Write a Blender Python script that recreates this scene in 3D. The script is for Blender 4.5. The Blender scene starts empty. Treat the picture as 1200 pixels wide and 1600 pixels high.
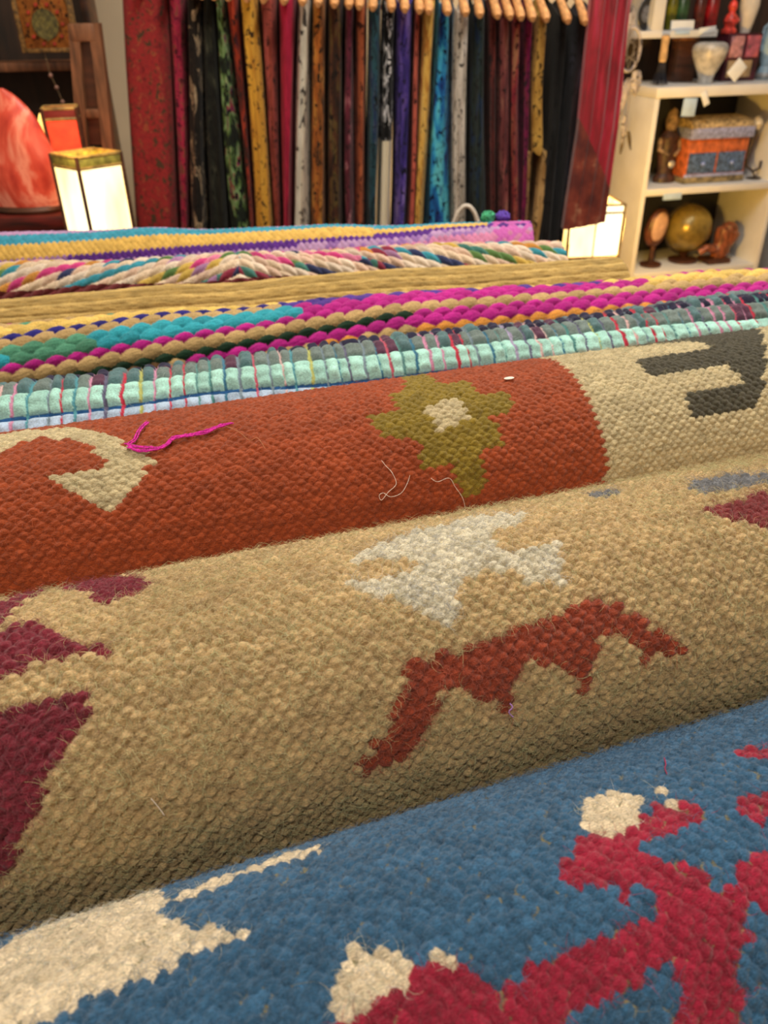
import bpy, bmesh, math, random
import numpy as np
from mathutils import Vector, Matrix

random.seed(7)
RNG = np.random.default_rng(11)
col = bpy.context.scene.collection
PI = math.pi
EYE = 1.25                      # camera height; table top stands at 0.80
TABLE = 0.80

# ------------------------------------------------------------------ helpers
def lin(c):
    c = np.asarray(c, float) / 255.0
    return np.where(c <= 0.04045, c / 12.92, ((c + 0.055) / 1.055) ** 2.4)

def lin4(c):
    a = lin(c); return (float(a[0]), float(a[1]), float(a[2]), 1.0)

F_PX = 1232.0
P_ = math.radians(32.0); R_ = math.radians(1.2)
FWD = Vector((0, math.cos(P_), -math.sin(P_)))
_u = Vector((0, math.sin(P_), math.cos(P_))); _r = Vector((1, 0, 0))
RIGHT = _r * math.cos(R_) - _u * math.sin(R_)
UP = _u * math.cos(R_) + _r * math.sin(R_)
CAM = Vector((0, 0, EYE))

def ray(x, y):
    return RIGHT * ((x - 600) / F_PX) + UP * ((800 - y) / F_PX) + FWD

def at(x, y, Y):                # where a sight line meets the upright plane at distance Y
    d = ray(x, y); return CAM + d * (Y / d.y)

def tag(o, label, cat, group=None):
    o['label'] = label; o['category'] = cat
    if group: o['group'] = group
    return o

def thing(name, label, cat, loc=(0, 0, 0), rotz=0, group=None):
    o = bpy.data.objects.new(name, None); col.objects.link(o)
    o.empty_display_size = 0.05
    o.location = loc; o.rotation_euler = (0, 0, rotz)
    return tag(o, label, cat, group)

class MB:
    def __init__(s): s.v = []; s.f = []
    def add(s, vs, fs):
        b = len(s.v); s.v += [tuple(v) for v in vs]; s.f += [tuple(b + i for i in f) for f in fs]
        return s
    def box(s, lo, hi, bev=0.0, M=None):
        bm = bmesh.new(); bmesh.ops.create_cube(bm, size=1.0)
        lo = Vector(lo); hi = Vector(hi); d = hi - lo; c = (lo + hi) / 2
        for v in bm.verts: v.co = Vector((v.co.x * d.x, v.co.y * d.y, v.co.z * d.z)) + c
        if bev > 0:
            bmesh.ops.bevel(bm, geom=list(bm.edges), offset=min(bev, min(d) * 0.45), segments=2, affect='EDGES', profile=0.5)
        if M is not None: bmesh.ops.transform(bm, matrix=M, verts=bm.verts)
        s.add([v.co.copy() for v in bm.verts], [[v.index for v in f.verts] for f in bm.faces]); bm.free(); return s
    def lathe(s, prof, n=28, c=(0, 0, 0), sx=1.0, sy=1.0, M=None):
        vs = []; fs = []
        for r, z in prof:
            for i in range(n):
                a = 2 * PI * i / n
                p = Vector((c[0] + r * math.cos(a) * sx, c[1] + r * math.sin(a) * sy, c[2] + z))
                vs.append(M @ p if M is not None else p)
        m = len(prof)
        for j in range(m - 1):
            for i in range(n):
                fs.append((j * n + i, j * n + (i + 1) % n, (j + 1) * n + (i + 1) % n, (j + 1) * n + i))
        fs.append(tuple(range(n))[::-1]); fs.append(tuple((m - 1) * n + i for i in range(n)))
        return s.add(vs, fs)
    def tube(s, pts, r, n=8):
        pts = [Vector(p) for p in pts]; m = len(pts)
        rs = r if isinstance(r, (list, tuple)) else [r] * m
        vs = []; fs = []; ref = None
        for i, p in enumerate(pts):
            t = (pts[min(i + 1, m - 1)] - pts[max(i - 1, 0)]).normalized()
            if ref is None: ref = t.orthogonal().normalized()
            a = (ref - t * ref.dot(t)).normalized(); b = t.cross(a); ref = a
            for k in range(n):
                th = 2 * PI * k / n
                vs.append(p + (a * math.cos(th) + b * math.sin(th)) * rs[i])
        for j in range(m - 1):
            for k in range(n):
                fs.append((j * n + k, j * n + (k + 1) % n, (j + 1) * n + (k + 1) % n, (j + 1) * n + k))
        fs.append(tuple(range(n))[::-1]); fs.append(tuple((m - 1) * n + i for i in range(n)))
        return s.add(vs, fs)
    def build(s, name, m, parent=None, smooth=True, kind=None):
        me = bpy.data.meshes.new(name); me.from_pydata(s.v, [], s.f)
        me.materials.append(m); me.update()
        o = bpy.data.objects.new(name, me); col.objects.link(o)
        if smooth:
            me.polygons.foreach_set('use_smooth', [True] * len(me.polygons))
            try: me.set_sharp_from_angle(angle=math.radians(38))
            except Exception: pass
        if parent is not None: o.parent = parent
        if kind: o['kind'] = kind
        return o

# ------------------------------------------------------------------ materials
_mats = {}
def _new(name):
    m = bpy.data.materials.new(name); m.use_nodes = True
    nt = m.node_tree; nt.nodes.clear()
    out = nt.nodes.new('ShaderNodeOutputMaterial'); bs = nt.nodes.new('ShaderNodeBsdfPrincipled')
    nt.links.new(bs.outputs[0], out.inputs[0])
    return m, nt, bs

def noise(nt, scale, vec, detail=3.0, rough=0.55, dist=0.0):
    n = nt.nodes.new('ShaderNodeTexNoise'); n.inputs['Scale'].default_value = scale
    n.inputs['Detail'].default_value = detail; n.inputs['Roughness'].default_value = rough
    n.inputs['Distortion'].default_value = dist
    nt.links.new(vec, n.inputs['Vector']); return n

def coords(nt, scale=(1, 1, 1), loc=(0, 0, 0), rot=(0, 0, 0)):
    tc = nt.nodes.new('ShaderNodeTexCoord'); mp = nt.nodes.new('ShaderNodeMapping')
    mp.inputs['Scale'].default_value = scale; mp.inputs['Location'].default_value = loc; mp.inputs['Rotation'].default_value = rot
    nt.links.new(tc.outputs['Object'], mp.inputs['Vector']); return mp.outputs['Vector']

def ramp(nt, fac, stops, const=False):
    r = nt.nodes.new('ShaderNodeValToRGB'); cr = r.color_ramp
    cr.interpolation = 'CONSTANT' if const else 'LINEAR'
    while len(cr.elements) > 1: cr.elements.remove(cr.elements[-1])
    cr.elements[0].position = stops[0][0]; cr.elements[0].color = lin4(stops[0][1])
    for p, c in stops[1:]:
        e = cr.elements.new(p); e.color = lin4(c)
    nt.links.new(fac, r.inputs[0]); return r.outputs[0]

def mix(nt, fac, a, b, mode='MIX'):
    m = nt.nodes.new('ShaderNodeMix'); m.data_type = 'RGBA'; m.blend_type = mode
    for s, v in ((m.inputs[0], fac), (m.inputs[6], a), (m.inputs[7], b)):
        if hasattr(v, 'is_output'): nt.links.new(v, s)
        else: s.default_value = v
    return m.outputs[2]

def mat(name, c, rough=0.6, metal=0.0, var=0.18, scale=30.0, c2=None, emit=0.0, stretch=(1, 1, 1), bump=0.0, spec=0.5, dist=0.0):
    if name in _mats: return _mats[name]
    m, nt, bs = _new(name)
    v = coords(nt, stretch)
    n = noise(nt, scale, v, dist=dist)
    dark = [max(0, x * (1 - var)) for x in c]; lite = [min(255, x * (1 + var)) for x in c]
    cc = ramp(nt, n.outputs[0], [(0.32, c2 if c2 else dark), (0.68, c if c2 else lite)])
    nt.links.new(cc, bs.inputs['Base Color'])
    bs.inputs['Roughness'].default_value = rough; bs.inputs['Metallic'].default_value = metal
    bs.inputs['Specular IOR Level'].default_value = spec
    if emit:
        nt.links.new(cc, bs.inputs['Emission Color']); bs.inputs['Emission Strength'].default_value = emit
    if bump:
        b = nt.nodes.new('ShaderNodeBump'); b.inputs['Strength'].default_value = 0.6; b.inputs['Distance'].default_value = bump
        nt.links.new(n.outputs[0], b.inputs['Height']); nt.links.new(b.outputs[0], bs.inputs['Normal'])
    _mats[name] = m; return m

def cloth(name, stops, scale=(30, 30, 6), const=False, dist=0.6, over=None, band=None, detail=3.0, seed=0, sheen=0.05, rough=0.9):
    """printed cloth: noise blotches through a colour ramp, an optional overprint and an optional band below a height"""
    m, nt, bs = _new(name)
    v = coords(nt, scale, (seed * 3.1, seed * 1.7, seed * 0.9))
    n = noise(nt, 1.0, v, detail=detail, dist=dist)
    c = ramp(nt, n.outputs[0], stops, const)
    if not over: over = ([int(q * .45) for q in stops[0][1]], (95, 70, 60), .60)
    if over:
        oc, osc, th = over
        n2 = noise(nt, 1.0, coords(nt, osc, (seed * 2.3 + 5, 1.0, 2.0)), detail=2.0, dist=0.8)
        mk = nt.nodes.new('ShaderNodeMath'); mk.operation = 'GREATER_THAN'; mk.inputs[1].default_value = th
        nt.links.new(n2.outputs[0], mk.inputs[0])
        c = mix(nt, mk.outputs[0], c, lin4(oc))
    if band:
        zb, bc = band
        sp = nt.nodes.new('ShaderNodeSeparateXYZ'); nt.links.new(coords(nt), sp.inputs[0])
        mk = nt.nodes.new('ShaderNodeMath'); mk.operation = 'LESS_THAN'; mk.inputs[1].default_value = zb
        nt.links.new(sp.outputs[2], mk.inputs[0])
        c = mix(nt, mk.outputs[0], c, lin4(bc))
    nt.links.new(c, bs.inputs['Base Color'])
    bs.inputs['Roughness'].default_value = rough
    bs.inputs['Sheen Weight'].default_value = sheen
    bs.inputs['Specular IOR Level'].default_value = 0.25
    n3 = noise(nt, 400.0, coords(nt))
    b = nt.nodes.new('ShaderNodeBump'); b.inputs['Strength'].default_value = 0.3; b.inputs['Distance'].default_value = 0.002
    nt.links.new(n3.outputs[0], b.inputs['Height']); nt.links.new(b.outputs[0], bs.inputs['Normal'])
    return m

def rug_mat(name, stretch, fine=0.35, bump=0.0006, sheen=0.25):
    m, nt, bs = _new(name)
    a = nt.nodes.new('ShaderNodeAttribute'); a.attribute_name = 'Col'
    n = noise(nt, 1.0, coords(nt, stretch), detail=2.5, rough=0.6)
    g = ramp(nt, n.outputs[0], [(0.25, [int(255 * (1 - fine))] * 3), (0.7, [255] * 3)])
    c = mix(nt, 1.0, a.outputs['Color'], g, 'MULTIPLY')
    nt.links.new(c, bs.inputs['Base Color'])
    bs.inputs['Roughness'].default_value = 0.9; bs.inputs['Specular IOR Level'].default_value = 0.15
    bs.inputs['Sheen Weight'].default_value = sheen; bs.inputs['Sheen Roughness'].default_value = 0.5
    b = nt.nodes.new('ShaderNodeBump'); b.inputs['Strength'].default_value = 0.7; b.inputs['Distance'].default_value = bump
    nt.links.new(n.outputs[0], b.inputs['Height']); nt.links.new(b.outputs[0], bs.inputs['Normal'])
    return m

# ------------------------------------------------------------------ rolled rugs
def hsh(a, b, k):
    x = np.sin(a * 12.9898 + b * 78.233 + k * 37.719) * 43758.5453
    return x - np.floor(x)

def vnoise(x, y, k=0):          # smooth value noise in [0,1]
    x0 = np.floor(x); y0 = np.floor(y); fx = x - x0; fy = y - y0
    fx = fx * fx * (3 - 2 * fx); fy = fy * fy * (3 - 2 * fy)
    h = lambda i, j: hsh(x0 + i, y0 + j, k)
    return (h(0, 0) * (1 - fx) + h(1, 0) * fx) * (1 - fy) + (h(0, 1) * (1 - fx) + h(1, 1) * fx) * fy

def inside(px, py, poly):
    r = np.zeros(px.shape, bool); n = len(poly); j = n - 1
    for i in range(n):
        xi, yi = poly[i]; xj, yj = poly[j]
        if yi != yj:
            c = ((yi > py) != (yj > py)) & (px < (xj - xi) * (py - yi) / (yj - yi) + xi)
            r ^= c
        j = i
    return r

ROLLS = {'blue':(18.5,.143,-.342,.08),'beige':(17,.31,-.31,.08),'rust':(17,.472,-.2925,.08),
'aqua':(17,.627,-.304,.065),'chindi':(10,.837,-.3145,.057),'tan':(10,.947,-.3085,.048),'braid':(5,1.080,-.311,.048),'striped':(-1,1.207,-.3135,.055)}
ZB = TABLE - EYE + 0.002

class Profile:
    def __init__(s, key):
        s.az, s.vc, s.zc, s.R = ROLLS[key]
        s.L = max(0.0, s.zc - (ZB + s.R)); s.q = PI * s.R / 2
        s.half = 2 * s.q + s.L
    def __call__(s, S):          # arc length -> (v, z, nv, nz); s=0 on top, positive toward the viewer
        a = np.abs(S); sg = np.where(S >= 0, -1.0, 1.0)
        ph1 = np.minimum(a, s.q) / s.R
        st = np.clip(a - s.q, 0, s.L)
        ph2 = np.clip(a - s.q - s.L, 0, s.q) / s.R
        ph = ph1 + ph2
        nv = np.sin(ph) * sg; nz = np.cos(ph)
        v = s.R * nv; z = s.R * nz - st
        return v, z, nv, nz

def surf(key, u, s, h=0.0):      # point on a roll in its own frame (x along, y across, z up)
    p = Profile(key); v, z, nv, nz = p(np.asarray(s, float))
    return Vector((float(u), float(v + nv * h), float(z + nz * h)))

def axis(a0, f0, f1, a1, fine, coarse):
    L = np.arange(a0, f0, coarse); M = np.arange(f0, f1, fine); R = np.arange(f1, a1, coarse)
    return np.concatenate([L, M, R, [a1]])

def roll_matrix(key):
    az, vc, zc, R = ROLLS[key]; a = math.radians(az)
    return Matrix.Translation(Vector((-math.sin(a) * vc, math.cos(a) * vc, EYE + zc))) @ Matrix.Rotation(a, 4, 'Z')

def build_roll(name, key, material, shade, u0, u1, fu, fs, du, ds, cu=0.012, cs=0.006, edge=(120, 95, 60), fuzz=0, flen=0.005, frad=0.00007, fcol=None, fuzz_box=None, wob=0.002):
    """shade(U,S) -> (height array, rgb array); the roll is one closed mesh: woven skin plus spiral ends"""
    p = Profile(key); H = p.half
    ua = axis(u0, fu[0], fu[1], u1, du, cu); sa = axis(-H, fs[0], fs[1], H, ds, cs)[:-1]
    U, S = np.meshgrid(ua, sa, indexing='ij'); nu, ns = U.shape
    h, rgb = shade(U.ravel(), S.ravel())
    h = h.reshape(nu, ns)
    v, z, nv, nz = p(S)
    lump = (vnoise(U / 0.09, S / 0.06, 3) - 0.5) * wob * 2
    low = np.clip((p.R * 1.0 + p.L + z) / 0.03, 0, 1)         # stay clear of the table underneath
    h = (h + lump) * low
    pull = 1 - .045 * np.clip((.012 - z) / .02, 0, 1)               # the sides are pressed a little slimmer than the top
    X = U; Y = (v + nv * h) * pull; Z = z + nz * h
    verts = np.stack([X, Y, Z], -1).reshape(-1, 3)
    i = np.arange(nu - 1)[:, None]; j = np.arange(ns)[None, :]; j2 = (j + 1) % ns
    quads = np.stack([i * ns + j, (i + 1) * ns + j, (i + 1) * ns + j2, i * ns + j2], -1).reshape(-1, 4)
    allv = [verts]; allc = [rgb]; faces = [quads]; base = len(verts)
    ec = lin(edge); NR = 22
    for end, row in ((-1, 0), (1, nu - 1)):                    # wound layers seen at the two ends
        ring = verts[row * ns:(row + 1) * ns]; cy = ring[:, 1].mean(); cz = (ring[:, 2].max() + ring[:, 2].min()) / 2
        prev = row * ns + np.arange(ns)
        ang = np.arctan2(ring[:, 2] - cz, ring[:, 1] - cy) / (2 * PI)
        for k in range(1, NR + 1):
            fct = 1 - k / (NR + 0.5)
            lay = (fct * 5.0 + ang) % 1.0
            dep = 0.004 * np.sin(lay * 2 * PI) - 0.002
            r = np.stack([ring[:, 0] * 0 + ring[0, 0] + end * dep, cy + (ring[:, 1] - cy) * fct, cz + (ring[:, 2] - cz) * fct], -1)
            cur = base + np.arange(ns); allv.append(r); base += ns
            allc.append(ec[None, :] * (0.75 + 0.5 * lay[:, None]))
            a, b = np.arange(ns), (np.arange(ns) + 1) % ns
            q = np.stack([prev[a], prev[b], cur[b], cur[a]], -1)
            faces.append(q if end < 0 else q[:, ::-1]); prev = cur
    if fuzz:                                                    # stray wool fibres standing off the weave
        bu0, bu1, bs0, bs1 = fuzz_box or (fu[0], fu[1], fs[0], fs[1])
        fu_ = RNG.uniform(bu0, bu1, fuzz); fs_ = RNG.uniform(bs0, bs1, fuzz)
        wide = RNG.random(fuzz) < .3; fu_[wide] = RNG.uniform(u0 + .005, u1 - .005, int(wide.sum()))
        hh, cc = shade(fu_, fs_)
        ln = flen * RNG.uniform(0.4, 1.3, fuzz); a1 = RNG.uniform(0, 2 * PI, fuzz); lift = RNG.uniform(0.10, 0.75, fuzz)
        bend = RNG.normal(0, 1.2, fuzz)
        pu, ps, ph = fu_.copy(), fs_.copy(), hh + 0.0000
        K = 5; pts = []
        for k in range(K):
            v, z, nv, nz = p(ps)
            pts.append(np.stack([pu, v + nv * ph, z + nz * ph], -1))
            st = ln / (K - 1)
            pu = pu + np.cos(a1) * st * np.sqrt(1 - lift ** 2); ps = ps + np.sin(a1) * st * np.sqrt(1 - lift ** 2); ph = ph + lift * st
            lift = lift * 0.75 - 0.05 * 0; a1 = a1 + bend * 0.5
        pts = np.stack(pts, 1)                                  # fuzz,K,3
        d = pts[:, -1] - pts[:, 0]; d /= np.linalg.norm(d, axis=1)[:, None] + 1e-9
        o1 = np.cross(d, np.array([0.3, 0.5, 0.8])); o1 /= np.linalg.norm(o1, axis=1)[:, None] + 1e-9
        o2 = np.cross(d, o1)
        ring = np.stack([o1, -0.5 * o1 + 0.87 * o2, -0.5 * o1 - 0.87 * o2], 1)          # fuzz,3,3
        rad = frad * np.array([1.0, 1.0, 0.9, 0.7, 0.35])
        tv = pts[:, :, None, :] + ring[:, None, :, :] * rad[None, :, None, None]       # fuzz,K,3,3
        tc = np.clip(cc * RNG.uniform(1.0, 1.7, (fuzz, 1)) + 0.012, 0, 0.9)
        allv.append(tv.reshape(-1, 3)); allc.append(np.repeat(tc, K * 3, axis=0))
        b0 = base + np.arange(fuzz)[:, None, None] * (K * 3) + np.arange(K - 1)[None, :, None] * 3
        k3 = np.arange(3)[None, None, :]; kn = (k3 + 1) % 3
        q = np.stack([b0 + k3, b0 + kn, b0 + 3 + kn, b0 + 3 + k3], -1).reshape(-1, 4)
        faces.append(q)
    V = np.concatenate(allv).astype(np.float32); Cc = np.concatenate(allc); Fq = np.concatenate(faces).astype(np.int32)
    me = bpy.data.meshes.new(name)
    me.vertices.add(len(V)); me.vertices.foreach_set('co', V.ravel())
    me.loops.add(Fq.size); me.loops.foreach_set('vertex_index', Fq.ravel())
    me.polygons.add(len(Fq)); me.polygons.foreach_set('loop_start', np.arange(0, Fq.size, 4, dtype=np.int32))
    me.polygons.foreach_set('use_smooth', np.ones(len(Fq), bool))
    me.update(calc_edges=True); me.validate()
    at_ = me.color_attributes.new('Col', 'FLOAT_COLOR', 'POINT')
    at_.data.foreach_set('color', np.concatenate([Cc, np.ones((len(Cc), 1))], 1).astype(np.float32).ravel())
    me.materials.append(material)
    o = bpy.data.objects.new(name, me); col.objects.link(o); o.matrix_world = roll_matrix(key)
    return o

def stitches(U, S, a, b, k, jit=0.12, slant=0.2, au=0.6, as_=1.05):
    """staggered weft grains: returns height 0..1 and the centre of the grain each point belongs to"""
    best = np.full(U.shape, -1.0); bu = np.zeros(U.shape); bs_ = np.zeros(U.shape); bid = np.zeros(U.shape)
    r0 = np.floor(S / b)
    for dr in (-1, 0, 1):
        r = r0 + dr
        off = (r % 2) * a / 2 + (hsh(r, r * 0 + 3, k) - 0.5) * a * 0.15
        c0 = np.round((U - off) / a)
        for dc in (0,):
            c = c0 + dc
            uc = off + c * a + (hsh(c, r, k + 1) - 0.5) * a * jit * 2; sc = (r + 0.5) * b + (hsh(c, r, k + 2) - 0.5) * b * jit * 2
            x = (U - uc) / (a * au); y = (S - sc) / (b * as_)
            x, y = x + slant * y, y - slant * 0.4 * x
            e = 1 - np.abs(x) ** 1.6 - np.abs(y) ** 2
            hgt = np.clip(e, 0, 1) ** .7 * (0.8 + 0.4 * hsh(c, r, k + 4))
            hgt = np.where(e > 0, hgt, np.maximum(e, -.8) * 0.35)
            w = hgt > best
            best = np.where(w, hgt, best); bu = np.where(w, off + c * a, bu); bs_ = np.where(w, (r + 0.5) * b, bs_); bid = np.where(w, hsh(c, r, k + 5), bid)
    return best, bu, bs_, bid

PAT = {
 'rust': [
  ('cream', [(275,-44),(281,-9),(280,26),(279,49),(281,73),(279,94),(277,107),(304,107),(410,105),(478,103),(562,-43),(366,-43)]),
  ('charcoal', [(326,-44),(366,-44),(415,-45),(483,-45),(433,29),(418,51),(406,66),(352,68),(351,58),(351,49),(403,48),(404,47),(398,28),(336,28),(335,19),(336,6),(387,7),(402,6),(401,-13),(360,-24)]),
  ('olive', [(170,-45),(188,-26),(183,4),(207,3),(207,22),(226,23),(226,39),(207,43),(211,52),(209,65),(194,65),(193,80),(191,90),(181,92),(174,93),(171,70),(152,71),(153,56),(151,48),(131,45),(127,25),(147,26),(148,7),(161,3)]),
  ('cream', [(166,27),(188,21),(194,40),(168,47)]),
  ('cream', [(-103,12),(-105,-11),(-97,-19),(-89,-27),(-58,-16),(-29,12),(-7,34),(-15,41),(-23,53),(-35,65),(-43,61),(-70,37),(-31,33),(-45,16),(-59,3),(-73,-3),(-83,0),(-92,6),(-94,14)]),
 ],
 'beige': [
  ('burgundy', [(-65,-60),(-42,-60),(-18,-21),(-19,-14),(-35,-8),(-42,-8),(-49,-21),(-61,-32)]),
  ('burgundy', [(-100,-21),(-89,-29),(-82,-60),(-74,-60),(-73,-37),(-81,-17),(-86,-7),(-97,-2)]),
  ('burgundy', [(-97,-2),(-86,0),(-75,-5),(-63,3),(-61,10),(-54,13),(-52,18),(-40,19),(-42,24),(-51,23),(-60,23),(-67,21),(-76,24),(-85,25),(-95,26)]),
  ('burgundy', [(-96,38),(-85,39),(-62,38),(-43,38),(-51,45),(-54,58),(-62,62),(-64,67),(-71,73),(-71,81),(-79,83),(-81,93),(-87,96),(-89,105),(-95,107),(-106,108)]),
  ('white', [(79,-7),(109,-18),(154,-26),(180,-16),(177,-6),(153,-3),(152,9),(158,14),(176,15),(190,13),(181,21),(175,43),(169,37),(163,40),(151,27),(143,21),(129,25),(122,31),(116,47),(105,43),(91,29),(82,22),(72,14),(75,8),(83,16),(105,15),(109,6),(102,3),(81,0)]),
  ('redrust', [(55,108),(59,98),(64,102),(66,92),(73,90),(76,80),(82,75),(82,70),(87,66),(86,59),(91,57),(103,61),(105,58),(114,60),(135,57),(158,53),(190,51),(200,54),(201,61),(211,64),(212,71),(221,73),(229,81),(228,86),(213,84),(206,86),(205,80),(195,69),(186,67),(185,74),(176,79),(177,94),(172,95),(170,85),(161,80),(160,76),(142,71),(139,81),(133,83),(134,91),(132,95),(126,92),(126,87),(118,86),(116,79),(110,78),(101,74),(99,84),(92,88),(91,94),(78,104),(67,104),(61,104),(58,109)]),
  ('rose', [(272,9),(297,11),(304,9),(319,9),(339,11),(315,44),(301,34),(294,28),(288,24),(277,17),(269,14)]),
  ('greyblue', [(286,-16),(312,-18),(335,-10),(355,-7),(344,6),(326,1),(299,-2),(282,1),(280,-5)]),
  ('greyblue', [(229,-28),(238,-28),(249,-26),(246,-21),(232,-18),(225,-20)]),
 ],
 'blue': [
  ('cream', [(-90,-45),(-84,-58),(-67,-87),(-46,-86),(-28,-86),(-27,-38),(-19,-34),(-19,-26),(-6,-26),(-6,-20),(2,-21),(2,-18),(-11,-16),(-24,-15),(-33,-14),(-42,-13),(-49,-13),(-58,-11),(-66,-10),(-76,-7),(-84,-8)]),
  ('cream', [(-27,-50),(-12,-56),(35,-63),(34,-50),(7,-50),(-20,-46)]),
  ('crimson', [(112,0),(127,-11),(151,-6),(159,-13),(167,-14),(168,-9),(175,-9),(175,-2),(165,-1),(157,0),(145,-2),(143,4),(149,10),(156,11),(161,17),(160,21),(167,25),(172,19),(181,18),(188,18),(206,21),(190,42),(177,34),(170,31),(166,29),(167,35),(166,41),(158,43),(156,50),(151,62),(148,69),(123,60),(126,54),(133,44),(132,40),(137,38),(127,38),(122,40),(115,39),(112,42),(104,41),(98,41),(91,42),(85,50),(11,26),(18,19),(28,18),(44,18),(47,16),(56,14),(65,18),(72,21),(72,28),(83,26),(95,24),(102,25),(107,22),(115,23),(126,22),(133,24),(139,21),(135,15),(131,17),(127,15),(126,10),(119,7),(113,6)]),
  ('crimson', [(211,-30),(225,-23),(243,-19),(236,-12),(220,-18),(208,-24)]),
  ('crimson', [(191,-6),(206,-2),(223,1),(212,13),(198,7),(190,4)]),
  ('cream', [(140,-26),(150,-27),(159,-17),(154,-9),(137,-7),(131,-9),(131,-16)]),
  ('cream', [(167,-21),(170,-17),(170,-10),(166,-12)]),
  ('cream', [(20,15),(26,6),(32,1),(50,7),(51,12),(45,16),(35,17),(32,19),(22,21)]),
  ('cream', [(58,11),(63,10),(66,17),(60,16),(56,14)]),
 ],
}
PAL = {'rust': (182, 84, 44), 'cream': (226, 208, 164), 'charcoal': (86, 82, 66), 'olive': (158, 134, 46), 'beige': (230, 197, 144),
       'burgundy': (150, 50, 68), 'white': (250, 240, 212), 'redrust': (180, 80, 52), 'rose': (160, 66, 70), 'greyblue': (140, 142, 148),
       'blue': (60, 106, 144), 'crimson': (170, 34, 64)}
BLUECREAM = (246, 226, 192)

def kilim(key, ground, a, b, amp, k, jit, slant, var, speck=None, au=0.62, as_=0.88):
    pats = PAT[key]
    def shade(U, S):
        hg, uc, sc, rid = stitches(U, S, a, b, k, jit, slant, au, as_)
        rgb = np.tile(lin(PAL[ground]), (len(U), 1))
        # a wandering yarn tone from row to row, as in hand-dyed wool
        tone = vnoise(uc / 0.05, sc / 0.004, k + 9)
        for cn, poly in pats:
            c = BLUECREAM if (key == 'blue' and cn == 'cream') else PAL[cn]
            pu = [(x / 1000.0, y / 1000.0) for x, y in poly]
            m = inside(uc, sc, pu)
            rgb[m] = lin(c)
        rgb = rgb * (1 - var + 2 * var * rid)[:, None] * (0.88 + 0.24 * tone)[:, None]
        if speck:
            m = (rid > 0.88) & (hg < 0.45); rgb[m] = lin(speck)
        fib = vnoise(U / 0.0032 + rid * 40, (S + U * (.25 + .3 * rid)) / 0.00075, k + 3)
        h = hg * amp + (fib - 0.5) * amp * 0.34 - amp * 0.6
        return h, rgb
    return shade

wool = rug_mat('woven_wool', (450, 2600, 2600), 0.42, 0.0008)
rag = rug_mat('cotton_rag', (700, 900, 900), 0.25, 0.0006, 0.15)

rug_blue = build_roll('rolled_rug', 'blue', wool, kilim('blue', 'blue', .0056, .0034, .0021, 5, 0.26, 0.2, 0.20, (150, 140, 100), au=.68, as_=1.0),
    -.45, .42, (-.16, .33), (-.098, .09), .00055, .0005, fuzz=34000, flen=.0065, frad=.00008, fuzz_box=(-.16, .33, -.08, .09), wob=.0015, cu=.0013, cs=.0022)
tag(rug_blue, 'nearest rolled rug, blue wool with crimson and cream stepped figures', 'rug')
rug_beige = build_roll('rolled_rug', 'beige', wool, kilim('beige', 'beige', .0070, .0036, .0037, 17, 0.18, 0.15, 0.13),
    -.45, .62, (-.15, .39), (-.062, .165), .0006, .0005, fuzz=60000, flen=.0075, frad=.000085, fuzz_box=(-.15, .39, -.058, .135), wob=.0015, cu=.0013, cs=.0022)
tag(rug_beige, 'rolled beige wool rug with a white bird figure and a rust red animal', 'rug')
rug_rust = build_roll('rolled_rug', 'rust', wool, kilim('rust', 'rust', .0068, .0032, .0021, 29, 0.12, 0.15, 0.13),
    -.45, .62, (-.16, .52), (-.045, .135), .0007, .0005, fuzz=16000, flen=.0055, frad=.00007, fuzz_box=(-.16, .52, -.03, .105), wob=.0008, cu=.0013, cs=.0022)
tag(rug_rust, 'rolled rust red rug with a cream block, olive star and dark grey motif', 'rug')

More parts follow.
